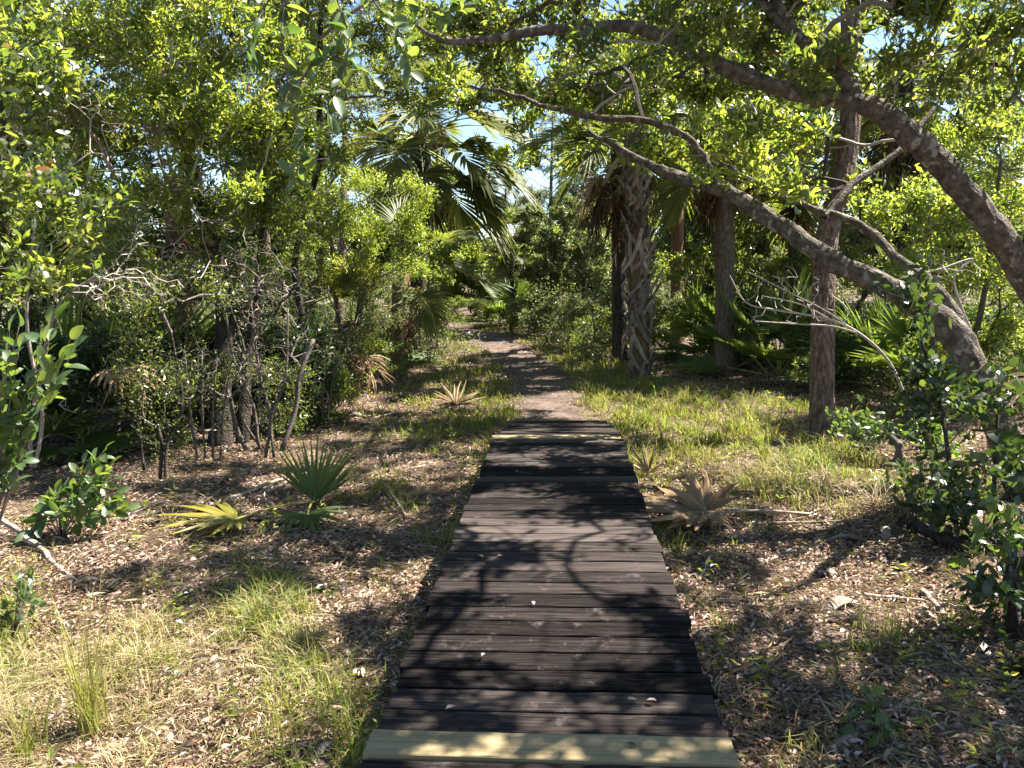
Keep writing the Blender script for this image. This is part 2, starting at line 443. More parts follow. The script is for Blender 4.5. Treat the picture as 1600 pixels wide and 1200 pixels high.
old = [plank_mesh('plank', DW, .133, .038, M['deck'], s) for s in range(9)]
new = [plank_mesh('plank', DW + .012, .141, .038, M['new_wood'], 90 + s, wob=.001) for s in range(3)]
pr = np.random.default_rng(5)
y = 1.515; k = 0
while y < RAMP_Y - .02:
    yellow = k == 6 or y + PITCHY >= RAMP_Y - .02
    me = new[0 if k == 6 else 1] if yellow else old[pr.integers(0, 9)]
    o = inst('plank', me, bw, (DX + pr.normal(0, .008), y, DZ + (.012 if k == 6 else .004 if yellow else pr.normal(0, .0009))))
    o.rotation_euler = (0, 0, pr.normal(0, .0014) + (math.pi if pr.random() < .5 else 0))
    if yellow: o['label'] = 'pale yellow new lumber board across the dark deck'
    y += PITCHY; k += 1
sl = math.atan2(RAMP_DROP, RAMP_L)
n = int(math.hypot(RAMP_L, RAMP_DROP) / PITCHY)
y0 = y - PITCHY / 2
for i in range(n):
    s = (i + .5) * PITCHY + .006
    yellow = i == n - 1
    me = new[2] if yellow else old[pr.integers(0, 9)]
    o = inst('plank', me, bw, (DX + pr.normal(0, .006), y0 + s * math.cos(sl), DZ - s * math.sin(sl) + .004))
    o.rotation_euler = (-sl, 0, 0)
    if yellow: o['label'] = 'pale yellow new board at the foot of the ramp'
for sx in (-.52, 0, .52):
    m_ = MB()
    for (ya, za, yb, zb) in ((1.5, DZ, y0, DZ), (y0, DZ, y0 + RAMP_L - .1, DZ - RAMP_DROP + .02)):
        w, hgt = .02, .19
        v = [(DX + sx + a * w, yy, zz) for (yy, zz) in ((ya, za - .041), (yb, zb - .043)) for a in (-1, 1)]
        v += [(p[0], p[1], max(p[2] - hgt, -.15)) for p in v]
        f = [(0, 1, 3), (0, 3, 2), (4, 7, 5), (4, 6, 7), (0, 4, 5), (0, 5, 1), (2, 3, 7), (2, 7, 6), (0, 2, 6), (0, 6, 4), (1, 5, 7), (1, 7, 3)]
        m_.add(v, f)
    m_.build('beam', M['beam'], bw)
for yy in (1.9, 3.7, 5.5, 7.2):
    for sx in (-.47, .47):
        m_ = MB(); tube(m_, [(DX + sx, yy, -.3), (DX + sx, yy, DZ - .045)], .045, 8); m_.build('post', M['beam'], bw)

# ---------------------------------------------------------------- foliage generators
def blob(px, py, d, rx, ry, rz):
    """an ellipsoid of crown: centre given by sight line and distance, radii in px across/up and metres deep"""
    return at(px, py, d), np.array([rx * d / FPX, rz, ry * d / FPX])

def sample_blobs(blobs, n, r, shell=.45, gap=.0):
    vol = np.array([np.prod(b[1]) for b in blobs]); cnt = np.maximum(4, (n * vol / vol.sum()).astype(int))
    out = []
    for (c, rad), m in zip(blobs, cnt):
        u = nrm(r.normal(size=(m * 3, 3)))
        rr = np.where(r.random(m * 3) < shell, r.uniform(.75, 1.0, m * 3), r.random(m * 3) ** (1 / 3))
        p = c + u * rr[:, None] * rad * (1 + .22 * np.sin(u[:, :1] * 5 + c[0]) * np.sin(u[:, 2:] * 6 + c[1]))
        q = (p - c) / rad * np.maximum(1, rad / .45) ** .6; o = c * 7.3
        f = np.sin(q[:, 0] * 3.3 + o[0]) + np.sin(q[:, 1] * 3.1 + o[1]) + np.sin(q[:, 2] * 3.7 + o[2]) + .6 * np.sin(q[:, 0] * 7.1 + q[:, 2] * 6)
        p = p[f > gap][:m] if gap else p[:m]
        out.append(p)
    return np.concatenate(out)

def grow(roots, att, r, bf=.35, seg=.3, jit=.09):
    """branch skeleton reaching every point of att from the root polylines"""
    N0 = sum(len(p) for p in roots)
    M_ = N0 + len(att) * 14
    pos = np.zeros((M_, 3)); par = np.full(M_, -1); pl = np.zeros(M_); n = 0
    for p in roots:
        for k, q in enumerate(p):
            pos[n] = q; par[n] = n - 1 if k else -1
            pl[n] = pl[n - 1] + np.linalg.norm(q - p[k - 1]) if k else 0
            n += 1
    nroot = n
    d0 = np.sqrt(((att[:, None] - pos[None, :nroot]) ** 2).sum(-1)).min(1)
    for a in np.argsort(d0):
        p = att[a]
        d = np.sqrt(((pos[:n] - p) ** 2).sum(1))
        j = int(np.argmin(d + bf * pl[:n])); L = d[j]
        if L < 1e-3: continue
        k = min(12, int(L / seg)); s = pos[j]
        bow = r.normal(0, jit, 3) * L; bow[2] += .06 * L
        prev = j
        for q in range(1, k + 2):
            f = q / (k + 1)
            x = s + (p - s) * f + bow * (f * (1 - f) * 4 * .5) + (r.normal(0, .02, 3) if q <= k else 0)
            pos[n] = x; par[n] = prev; pl[n] = pl[prev] + np.linalg.norm(x - pos[prev]); prev = n; n += 1
    pos, par = pos[:n], par[:n]
    cnt = np.zeros(n); kids = np.bincount(par[par >= 0], minlength=n)
    cnt[kids == 0] = 1
    for i in range(n - 1, -1, -1):
        if par[i] >= 0: cnt[par[i]] += cnt[i]
    return pos, par, cnt, kids, nroot

def branches(mb, sk, r, tip=.0025, p=.48, rmax=.2, amin=0, amax=1, skip=0.0, k_thin=3):
    pos, par, cnt, kids, nroot = sk
    n = len(pos); best = np.full(n, -1); bc = np.zeros(n)
    for i in range(nroot, n):
        q = par[i]
        if q >= 0 and cnt[i] > bc[q]: bc[q] = cnt[i]; best[q] = i
    rad = np.minimum(tip * cnt ** p, rmax)
    for i in range(nroot, n):
        q = par[i]
        if q >= nroot and best[q] == i: continue
        ch = [q] if q >= 0 else []
        j = i
        while j >= 0:
            ch.append(j); j = best[j]
        rr = rad[ch].copy(); rr[0] = rr[1] if len(rr) > 1 else rr[0]; rr[-1] *= .4
        if skip and r.random() < skip and rr[0] < .006: continue
        tube(mb, pos[ch], rr, 5 if rr[0] > .012 else k_thin, r.uniform(amin, amax), cap=False)

def leaf_quads(mb, pos, dr, L, W, r, up=.6, six=False, a=None, curl=.15):
    n = len(pos)
    nr = r.normal(0, .7, (n, 3)); nr[:, 2] += up
    sd = nrm(np.cross(dr, nr)); nn = np.cross(sd, dr)
    L = np.broadcast_to(L, (n,))[:, None]; W = np.broadcast_to(W, (n,))[:, None]
    if a is None: a = r.random(n)
    if six:
        b = pos; t = pos + dr * L - nn * L * curl
        l1 = pos + dr * L * .3 + sd * W * .42; r1 = pos + dr * L * .3 - sd * W * .42
        l2 = pos + dr * L * .7 + sd * W * .42 - nn * L * curl * .3; r2 = pos + dr * L * .7 - sd * W * .42 - nn * L * curl * .3
        V = np.stack([b, r1, l1, r2, l2, t], 1).reshape(-1, 3)
        i = np.arange(n)[:, None] * 6
        T = np.concatenate([i + np.array([x]) for x in ((0, 1, 2), (2, 1, 3), (2, 3, 4), (4, 3, 5))])
        mb.add(V, T, np.tile(a, 4))
    else:
        t = pos + dr * L - nn * L * curl
        l = pos + dr * L * .48 + sd * W * .5 + nn * W * .22; q = pos + dr * L * .48 - sd * W * .5 + nn * W * .22
        V = np.stack([pos, q, t, l], 1).reshape(-1, 3)
        i = np.arange(n)[:, None] * 4
        T = np.concatenate([i + np.array([[0, 1, 2]]), i + np.array([[0, 2, 3]])])
        mb.add(V, T, np.tile(a, 2))

def leaves(mb, sk, r, per, L, W, spread=.045, up=.3, six=False, maxcnt=2, bias=0.0):
    pos, par, cnt, kids, nroot = sk
    idx = np.where((cnt <= maxcnt) & (np.arange(len(pos)) >= nroot))[0]
    P = pos[idx]; D = nrm(P - pos[par[idx]])
    cl = r.random(len(idx)) * .55 + bias
    rep = r.poisson(per, len(idx)) ; ii = np.repeat(np.arange(len(idx)), rep); n = len(ii)
    p = P[ii] - D[ii] * r.uniform(0, .2, (n, 1)) + r.normal(0, spread, (n, 3))
    d = nrm(D[ii] * .55 + r.normal(0, .55, (n, 3)) + np.array([0, 0, up]))
    leaf_quads(mb, p, d, L * r.uniform(.45, 1.4, n), W * r.uniform(.6, 1.3, n), r, six=six, a=np.clip(cl[ii] + r.random(n) * .45, 0, 1))
    return n

NLEAF = 0
NK, PK, SK = 1.8, 3.0, 1.15     # crown fullness
def plant(name, label, cat, base, blobs, natt, per, L, W, lm, bm='grey_bark', stems=None, seed=0, group=None, six=False,
          gap=.35, spread=.045, up=.3, bf=.35, tip=.0026, twig='grey_bark', rtrunk=None, tname='trunk', maxcnt=2, leafy=True, seg=.3, bare=0, bp=.48):
    """woody plant: trunk(s) given as polylines with radii, branch skeleton, leaves"""
    global NLEAF
    r = np.random.default_rng(1000 + seed)
    base = np.asarray(base, float)
    t = thing(name, label, cat, base, group)
    if stems is None:
        top = max(blobs, key=lambda b: b[0][2])
        stems = [(spline([base - [0, 0, .1], base * .6 + top[0] * .4 + r.normal(0, .1, 3), top[0] * .8 + base * .2], 14),
                  np.linspace(.05, .02, 14))]
    for P, rad in stems:
        m_ = MB(); (bark_tube(m_, P, rad, r, 18, .06) if rad[0] > .05 else tube(m_, P, rad, 6, rough=.05)); m_.build(tname, M[bm], t, smooth=True)
    natt, per, L, W = int(natt * NK), per * PK, L * SK, W * SK
    att = sample_blobs(blobs, natt, r, gap=gap)
    roots = [P[max(1, len(P) // 4):] for P, _ in stems]
    sk = grow(roots, att, r, bf=bf, seg=seg)
    m_ = MB(); branches(m_, sk, r, tip=tip, p=bp); tag(m_.build('branches', M[twig], t), kind='stuff')
    if bare:
        sb_ = grow(roots, sample_blobs(blobs, bare, r), r, bf=.1, seg=.15, jit=.2)
        m_ = MB(); branches(m_, sb_, r, tip=.0046, p=.3, amin=.4); tag(m_.build('bare_twigs', M['dead_twig'], t), kind='stuff')
    if leafy:
        m_ = MB(); NLEAF += leaves(m_, sk, r, per, L, W, spread=spread, up=up, six=six, maxcnt=maxcnt)
        tag(m_.build('crown', M[lm], t), kind='stuff')
    return t

def copy_tree(src, label, loc, rz, sc, group=None, parent=None):
    o = src.copy(); C.objects.link(o)
    if parent is None:
        o.location = loc; o.rotation_euler = (0, 0, rz); o.scale = (sc,) * 3
        tag(o, label, None, group); ORIG[o.name] = np.asarray(loc, float)
    else:
        o.parent = parent
    for ch in src.children: copy_tree(ch, None, None, 0, 1, None, o)
    return o

# palm fronds ---------------------------------------------------------------
def fan(mb, end, f, s, nseg, R_, spread, droop, costa, cup, r, w_k=1.0, sect=6, lenj=.12, crumple=0.0, base=0.0, split=.0):
    """a fan of folded segments: end point, forward f, side s"""
    f, s = nrm(f), nrm(s); n = nrm(np.cross(s, f))
    if n[2] < 0 and abs(f[2]) < .9: n = -n
    g = np.array([0, 0, -1.0])
    for i in range(nseg):
        a = -spread + 2 * spread * (i + .5) / nseg + r.normal(0, .02 + crumple * .15)
        ca, sa = math.cos(a), math.sin(a)
        cp = f * costa * R_ * max(0, ca) ** 2
        d = nrm(f * ca + s * sa + n * cup * abs(sa) + r.normal(0, crumple * .35, 3))
        p = end + cp + g * costa * R_ * .18 * max(0, ca) ** 2
        Ls = R_ * (.72 + .28 * max(-.3, ca)) * (1 + r.normal(0, lenj)) * (1 - costa * .35)
        wm = R_ * 2 * spread / nseg * .44 * w_k
        tt = np.linspace(0, 1, sect + 1)
        V = []
        dl = droop * (1 + r.normal(0, .25))
        for t_ in tt:
            w = wm * (.12 + .88 * min(1, t_ / .38)) if t_ < .38 else wm * max(.02, (1 - t_) / .62) ** .75
            sv = nrm(np.cross(d, n) + 1e-6)
            nv = np.cross(sv, d)
            V += [p - sv * w, p + nv * w * .55, p + sv * w]
            p = p + d * Ls / sect
            d = nrm(d + g * dl * (t_ + .1) + r.normal(0, crumple * .25, 3))
        T = []
        for k in range(sect):
            b = k * 3
            T += [(b, b + 1, b + 4), (b, b + 4, b + 3), (b + 1, b + 2, b + 5), (b + 1, b + 5, b + 4)]
        mb.add(V, T, np.clip(base + r.normal(.5, .22), 0, 1))

def petiole_pts(e, L, sag=.25, n=8):
    d = np.array([math.cos(e), 0, math.sin(e)]); p = np.zeros(3); out = [p]
    for k in range(n):
        p = p + d * L / n; d = nrm(d + np.array([0, 0, -sag / n])); out.append(p)
    return np.array(out), d

FR = {}
def frond_proto(key, e, petL, R_, nseg, spread, droop, costa, cup, mat, pmat, seed, sag=.3, extra=0.0, crumple=0.0, w_k=1.0, prad=.014):
    r = np.random.default_rng(seed)
    pp, d = petiole_pts(e, petL, sag)
    d = nrm(d + np.array([0, 0, -extra]))
    a = MB(); fan(a, pp[-1], d, np.array([0, 1., 0]), nseg, R_, spread, droop, costa, cup, r, crumple=crumple, w_k=w_k)
    b = MB(); tube(b, pp, np.linspace(prad * 1.5, prad * .6, len(pp)), 5)
    FR.setdefault(key, []).append((a.mesh('frond', M[mat]), b.mesh('petiole', M[pmat])))

for v in range(2):
    for e in (75, 50, 25, 0, -25):
        frond_proto('sabal%d' % e, R(e), 1.15, 1.05, 40, R(118), .20 + .05 * v, .32, .35, 'palm', 'petiole', 10 * v + e + 300, sag=.55, extra=.25, w_k=.8)
    frond_proto('sabal_yellow', R(10), 1.1, .95, 36, R(112), .22, .3, .35, 'palm_yellow', 'petiole_yellow', 71 + v, sag=.6, extra=.3, w_k=.8)
    for e in (-45, -70):
        frond_proto('skirt%d' % e, R(e), .8, .95, 34, R(85), .5, .25, .2, 'palm_brown', 'petiole_dead', 500 + v * 7 - e, sag=.6, extra=.6, crumple=.5, w_k=.6)
    frond_proto('dead', R(-20), .8, .85, 34, R(95), .42, .2, .3, 'palm_dead', 'petiole_dead', 640 + v, sag=.7, extra=.5, crumple=.4, w_k=.6)
    for e in (80, 58, 35, 12):
        frond_proto('saw%d' % e, R(e), .55, .62, 26, R(105), .06, .05, .12, 'palmetto', 'petiole', 800 + e + v * 3, sag=.15, w_k=.7, prad=.008)
    frond_proto('saw_yellow', R(62), .6, .62, 24, R(80), .05, .05, .1, 'palm_yellow', 'petiole_yellow', 900 + v, sag=.1, w_k=.7, prad=.008)

def add_frond(parent, key, pos, rz, sc, r, tilt=0.0):
    fm, pm = FR[key][r.integers(0, len(FR[key]))]
    o = inst('frond', fm, parent, pos, rz, sc)
    o.rotation_euler = (tilt, 0, rz)
    p = bpy.data.objects.new('petiole', pm); C.objects.link(p); p.parent = o
    return o

def boot_mesh(seed):
    """an old leaf base: an upside-down Y of two straps hugging the trunk and a stub leaning out (x out, z up)"""
    r = np.random.default_rng(seed); m_ = MB()
    def strap(P, w, t):
        P = np.array(P); V = []
        for k, p in enumerate(P):
            tg = nrm(P[min(k + 1, len(P) - 1)] - P[max(k - 1, 0)])
            out = np.array([1., p[1] * 1.3, .25]); out = nrm(out); sv = nrm(np.cross(tg, out))
            ww = w[k] / 2
            V += [p - sv * ww - out * t, p - sv * ww * .8 + out * t * .3, p + sv * ww * .8 + out * t * .3, p + sv * ww - out * t]
        T = []
        for k in range(len(P) - 1):
            b = k * 4
            for (i, j) in ((0, 1), (1, 2), (2, 3), (3, 0)):
                T += [(b + i, b + j, b + 4 + j), (b + i, b + 4 + j, b + 4 + i)]
        e = (len(P) - 1) * 4
        T += [(e, e + 1, e + 2), (e, e + 2, e + 3)]
        m_.add(V, T)
    for s in (-1, 1):
        q = r.uniform(.45, 1.15); v_ = r.normal(0, .012, 4)
        strap([(-.045 * q, s * .135 * q + v_[0], -.23 * q), (-.005, s * .075 * q + v_[1], -.10 * q), (.03, s * .018 + v_[2], .03), (.055, s * .006, .10)], np.array([.034, .05, .05, .028]) * r.uniform(.75, 1.25), .012)
    sl_ = r.uniform(.5, 1.5)
    strap([(.028, 0, .02), (.03 + .035 * sl_, 0, .02 + .09 * sl_), (.03 + .085 * sl_, r.normal(0, .03), .02 + .2 * sl_)], [.05, .05, .036], .013)
    return m_.mesh('boot', M['boot'])
BOOTS = [boot_mesh(s) for s in range(7)]

def palm(label, base, top, rad, fronds, seed, boots=False, bm='palm_bark', group='cabbage palms along the trail', fsc=1.0, lean=None, name='cabbage_palm'):
    r = np.random.default_rng(3000 + seed); base, top = np.asarray(base, float), np.asarray(top, float)
    t = thing(name, label, 'palm tree', base, group)
    mid = (base + top) / 2 + (lean if lean is not None else 0)
    P = spline([base - [0, 0, .15], mid, top + [0, 0, .25]], 26)
    rr = rad * (1 + (.1 if boots else .35) * np.exp(-np.arange(26) * .5)) * (1 + r.normal(0, .02, 26))
    m_ = MB(); tube(m_, P, rr * (.8 if boots else 1), 16, rough=.03); m_.build('trunk', M[bm], t, smooth=True)
    if boots:
        Lt = np.linalg.norm(top - base); n = int(Lt / .034)
        for k in range(n):
            f = (k + .5) / n
            c = base + (top - base) * f + (mid - (base + top) / 2) * (4 * f * (1 - f)) if lean is not None else base + (top - base) * f
            az = k * 2.39996 + r.normal(0, .08)
            if r.random() < (.5 if f < .16 else .14): continue
            q = c + np.array([math.cos(az), math.sin(az), 0]) * rad * (.86 + r.uniform(0, .05))
            m3 = Matrix.Rotation(az, 3, 'Z') @ Matrix.Rotation(r.normal(-.02, .10), 3, 'Y') @ Matrix.Rotation(r.normal(0, .2), 3, 'X')
            inst('boot', BOOTS[r.integers(0, 7)], t, q, scale=r.uniform(.8, 1.65) * rad / .2, mat3=m3)
    for (key, az, dz, sc) in fronds:
        add_frond(t, key, top + [0.06 * math.cos(R(az)), .06 * math.sin(R(az)), dz], R(az), sc * fsc, r, tilt=r.normal(0, .08))
    return t

def crown_fronds(n, seed, dead=4, keys=('sabal75', 'sabal50', 'sabal25', 'sabal0', 'sabal-25'), yellow=0):
    r = np.random.default_rng(seed); out = []
    for k in range(n):
        f = k / max(1, n - 1)
        key = keys[min(len(keys) - 1, int(f * len(keys)))]
        out.append((key, (k * 137.5 + r.normal(0, 8)) % 360, .25 - .2 * f, r.uniform(.85, 1.12)))
    for k in range(yellow): out.append(('sabal_yellow', r.uniform(0, 360), .05, .95))
    for k in range(dead): out.append(('skirt%d' % r.choice([-45, -70]), k * 360 / max(1, dead) + r.normal(0, 15), -.05, r.uniform(.8, 1.1)))
    return out

def palmetto(label, base, n, seed, sc=1.0, keys=('saw80', 'saw58', 'saw35', 'saw12'), group='saw palmettos in the undergrowth', az0=0, extra=()):
    r = np.random.default_rng(4000 + seed); base = np.asarray(base, float)
    t = thing('saw_palmetto', label, 'palmetto', base, group)
    for k in range(n):
        add_frond(t, keys[min(len(keys) - 1, int(k / n * len(keys)))], base + [r.normal(0, .05), r.normal(0, .05), 0], R(az0 + k * 137.5) + r.normal(0, .2), sc * r.uniform(.85, 1.15), r, tilt=r.normal(0, .1))
    for key, az, s in extra: add_frond(t, key, base, R(az), s * sc, r)
    return t

# ---------------------------------------------------------------- the two oaks arching over the trail from the right
def stem(rows, n=None):
    return pxpath(rows, n)

ob = G(1612, 805)
o1_trunk = stem([(1618, 830, 6.4, 29.4), (1600, 770, 6.5, 25.2), (1565, 670, 6.6, 23.1), (1535, 600, 6.7, 21.7), (1492, 525, 6.8, 21.0), (1440, 478, 6.9, 18.9),
                 (1370, 440, 7.1, 17.5), (1290, 402, 7.3, 16.1), (1210, 345, 7.6, 14.0), (1135, 300, 7.9, 11.2), (1060, 276, 8.3, 8.4), (1000, 250, 8.6, 6.3), (920, 205, 9.0, 3.5)], 70)
o1_second = stem([(1545, 625, 6.75, 11.4), (1512, 545, 6.9, 10.0), (1478, 470, 7.1, 8.6), (1400, 400, 7.4, 7.6), (1340, 350, 7.7, 6.2), (1255, 320, 7.9, 4.8), (1190, 290, 8.1, 3.3), (1120, 250, 8.3, 1.9)], 40)
o1_limb = stem([(1120, 292, 7.95, 6.3), (1085, 225, 8.0, 5.6), (1010, 190, 8.0, 5.2), (920, 182, 8.0, 4.5), (850, 165, 8.0, 3.5), (800, 147, 8.0, 2.8), (735, 135, 8.1, 1.8)], 36)
o1_up = stem([(1290, 340, 7.8, 6.3), (1330, 290, 7.9, 5.6), (1400, 240, 8.0, 4.2), (1460, 170, 8.1, 2.8)], 20)

def plant_limbs(name, label, cat, base, stems, blobs, natt, per, L, W, lm, seed, bm, six=True, gap=0.0, **kw):
    global NLEAF
    r = np.random.default_rng(1000 + seed)
    t = thing(name, label, cat, base)
    for nm, (P, rad) in stems:
        m_ = MB()
        bark_tube(m_, P + r.normal(0, .006, P.shape), rad * (1 + r.normal(0, .04, len(P))), r); m_.build(nm, M[bm], t, smooth=False)
    natt, per, L, W = int(natt * NK), per * PK, L * SK, W * SK
    att = sample_blobs(blobs, natt, r, gap=gap)
    sk = grow([P[len(P) // 3:] for _, (P, _r) in stems], att, r, bf=kw.get('bf', .3), seg=.25, jit=.14)
    m_ = MB(); branches(m_, sk, r, tip=.0034, p=.44, rmax=.024); tag(m_.build('branches', M['grey_bark'], t), kind='stuff')
    sb_ = grow([P[len(P) // 3:] for _, (P, _r) in stems], sample_blobs(blobs, 380, r), r, bf=.1, seg=.15, jit=.2)
    m_ = MB(); branches(m_, sb_, r, tip=.0042, p=.32, amin=.3); tag(m_.build('bare_twigs', M['dead_twig'], t), kind='stuff')
    m_ = MB(); NLEAF += leaves(m_, sk, r, per, L, W, six=six, spread=.04, maxcnt=kw.get('maxcnt', 2)); tag(m_.build('crown', M[lm], t), kind='stuff')
    return t

plant_limbs('oak_tree', 'leaning oak with lichen-patched trunk and low limb reaching left towards the palm', 'tree', ob,
            [('trunk', o1_trunk), ('limb', o1_second), ('limb', o1_limb), ('limb', o1_up)],
            [blob(1010, 120, 11.0, 170, 90, 1.0), blob(880, 140, 11.2, 110, 70, .8), blob(1180, 215, 9.6, 130, 70, .8), blob(1130, 60, 10.6, 160, 90, .9),
             blob(1280, 260, 9.0, 90, 60, .6), blob(1060, 250, 10.4, 100, 40, .6), blob(780, 150, 10.8, 80, 60, .6), blob(830, 235, 11.4, 70, 35, .5), blob(980, 110, 9.6, 120, 60, .4), blob(1180, 250, 7.4, 110, 50, .3), blob(740, 100, 10.6, 90, 70, .6)],
            1100, 7, .08, .033, 'leaf_bright', 1, 'oak_bark', gap=.45)

o2_trunk = stem([(1790, 860, 6.6, 33.6), (1745, 700, 6.5, 30.8), (1680, 560, 6.4, 26.6), (1600, 425, 6.3, 23.1), (1545, 345, 6.2, 20.3), (1485, 272, 6.15, 18.9), (1440, 228, 6.1, 18.2),
                 (1395, 190, 6.1, 17.5), (1350, 162, 6.1, 15.4), (1270, 150, 6.2, 12.6), (1200, 133, 6.3, 11.9), (1125, 102, 6.4, 11.2), (1050, 62, 6.5, 10.5), (980, 42, 6.6, 9.8),
                 (900, 46, 6.7, 9.1), (830, 48, 6.8, 7.7), (760, 62, 6.9, 7.0), (690, 62, 7.0, 4.2), (650, 40, 7.1, 2.1)], 90)
o2_up = stem([(1348, 165, 6.1, 11.2), (1305, 108, 6.15, 9.8), (1245, 55, 6.2, 8.4), (1190, 5, 6.3, 7.7), (1140, -60, 6.4, 5.6), (1080, -140, 6.5, 3.5)], 26)
o2_high = stem([(1245, 55, 6.2, 7.7), (1180, -60, 6.1, 7.0), (1080, -230, 5.9, 5.6), (960, -380, 5.7, 4.2), (820, -480, 5.6, 2.1)], 24)
o2_back = stem([(1600, 425, 6.3, 14.0), (1640, 300, 6.0, 12.6), (1700, 150, 5.6, 9.8), (1740, 0, 5.2, 7.0), (1700, -160, 5.0, 4.2)], 26)
o2b = np.array([at(1790, 860, 6.6)[0], at(1790, 860, 6.6)[1], 0.0]); o2b[2] = H(o2b[0], o2b[1])
plant_limbs('oak_tree', 'oak with thick bare limb arching high across the top of the trail', 'tree', o2b,
            [('trunk', o2_trunk), ('limb', o2_up), ('limb', o2_back), ('limb', o2_high)],
            [blob(1250, 20, 6.9, 200, 110, .9), blob(1020, -30, 7.2, 200, 90, .9), blob(800, 0, 7.4, 150, 75, .7), blob(760, 70, 8.0, 110, 70, .6), blob(820, 120, 8.6, 90, 45, .5), blob(1330, 110, 5.8, 110, 60, .25), blob(1080, 30, 6.1, 130, 60, .3), blob(880, 40, 6.4, 100, 45, .3), blob(1480, 90, 6.7, 130, 120, .7),
             blob(1400, -90, 6.4, 230, 110, 1.0), blob(1130, -150, 6.6, 220, 90, 1.0), blob(1560, -60, 5.6, 160, 130, .9),
             (np.array([2.3, 3.7, 4.4]), np.array([1.1, .9, .6])), (np.array([1.5, 3.2, 4.7]), np.array([.6, .5, .4])), (np.array([1.9, 5.2, 4.8]), np.array([.8, .7, .5])), (np.array([1.0, 6.3, 5.3]), np.array([.9, .6, .5]))],  # crown clumps above the view, added to dapple the deck and left ground
            1380, 7, .075, .031, 'leaf_mid', 2, 'oak_bark', gap=.45)

# added shade tree just out of the frame on the right, whose crown throws the dapple on the near right ground
b = np.array([4.3, 4.1, 0.0]); b[2] = H(b[0], b[1])
plant('bay_tree', 'unseen dark leafy tree right of the view, added to shade the near right ground', 'tree', b,
      [(np.array([3.3, 4.2, 3.2]), np.array([.75, .8, .9])), (np.array([4.0, 4.6, 4.3]), np.array([1.2, 1.0, 1.0])), (np.array([3.0, 3.0, 3.4]), np.array([.7, .7, .7]))],
      300, 9, .08, .034, 'leaf_dark', 'dark_bark', stems=[(spline([b - [0, 0, .1], b + [-.1, .1, 1.5], b + [-.4, .1, 3], b + [-.2, .2, 4.4]], 20), np.linspace(.1, .03, 20))], seed=3, six=True)

# ---------------------------------------------------------------- pine on the right
pb = G(1284, 692)
r_ = np.random.default_rng(77)
pine = thing('pine_tree', 'straight pine trunk with flaky reddish brown bark standing in the right grass', 'tree', pb)
P, rad = pxpath([(1283, 705, 9.15, 22), (1284, 660, 9.15, 19), (1285, 560, 9.1, 18), (1287, 450, 9.1, 17), (1293, 370, 9.1, 16.5), (1307, 310, 9.15, 16), (1322, 250, 9.2, 16), (1330, 150, 9.2, 15), (1328, 0, 9.2, 14), (1320, -200, 9.2, 12), (1310, -420, 9.2, 9)], 230)
k = 40
an = np.arange(k) * 2 * math.pi / k
m_ = MB()
zz = np.arange(230)
fur = np.abs(np.sin(an[None] * 6 + .9 * np.sin(zz[:, None] * .13 + an[None] * 2) + zz[:, None] * .02)) ** .5
cross_ = np.abs(np.sin(zz[:, None] * .28 + 3 * np.sin(an[None] * 3 + zz[:, None] * .05))) ** .4
rel = 1 + .10 * (fur * cross_ - .7) + r_.normal(0, .012, (230, k))
T_ = nrm(np.gradient(P, axis=0)); ref = np.array([1., 0, 0]); u = nrm(np.cross(T_, ref)); w = np.cross(T_, u)
V = P[:, None] + (rad[:, None] * rel)[..., None] * (u[:, None] * np.cos(an)[None, :, None] + w[:, None] * np.sin(an)[None, :, None])
i = np.arange(229)[:, None] * k; j = np.arange(k)[None]; j2 = (j + 1) % k
q = np.stack([i + j, i + j2, i + k + j2, i + k + j], -1).reshape(-1, 4)
m_.add(V.reshape(-1, 3), np.concatenate([q[:, [0, 1, 2]], q[:, [0, 2, 3]]]))
m_.build('trunk', M['pine_bark'], pine)
ptop = P[-40:]
att = sample_blobs([(P[-1] + [0, 0, -.3], np.array([1.5, 1.5, 1.2])), (P[-30] + [-.6, .3, 0], np.array([1.5, 1.3, .8]))], 70, r_)
sk = grow([ptop], att, r_)
m_ = MB(); branches(m_, sk, r_, tip=.006, rmax=.05); tag(m_.build('branches', M['dark_bark'], pine), kind='stuff')
m_ = MB()
idx = np.where(sk[2] <= 1)[0]; idx = idx[idx >= sk[4]]
ii = np.repeat(idx, 90); n = len(ii)
leaf_quads(m_, sk[0][ii] + r_.normal(0, .03, (n, 3)), nrm(r_.normal(0, 1, (n, 3)) + [0, 0, .2]), r_.uniform(.14, .22, n), .004, r_, a=r_.random(n))
tag(m_.build('crown', M['leaf_mid'], pine), kind='stuff')

# ---------------------------------------------------------------- palms
pbase = G(1000, 592)
pd = depth_of(pbase)
palm('tall cabbage palm with criss-cross grey leaf bases all up its trunk, right of the trail', pbase, at(990, 232, pd), .215,
     crown_fronds(15, 1, dead=0, keys=('sabal75', 'sabal50', 'sabal50', 'sabal25')) + [('skirt-45', 178, .1, 1.1), ('skirt-70', 190, -.1, 1.15), ('skirt-45', 165, 0, 1.1), ('skirt-70', 150, -.05, 1.0), ('skirt-45', 200, .1, 1.2), ('dead', 195, -.1, 1.0), ('skirt-70', 20, .05, .7), ('skirt-70', 60, .05, .7)],
     1, boots=True, lean=np.array([.04, 0, 0]), bm='fibre')
def palm_px(label, px, gy, tx, ty, rpx, fr, seed, **kw):
    b = G(px, gy); d = depth_of(b)
    return palm(label, b, at(tx, ty, d), rpx * d / FPX, fr, seed, **kw)
palm_px('thin dark palm trunk half hidden behind the criss-cross palm', 968, 572, 966, 215, 11, crown_fronds(12, 2, 5), 2, bm='dark_bark')
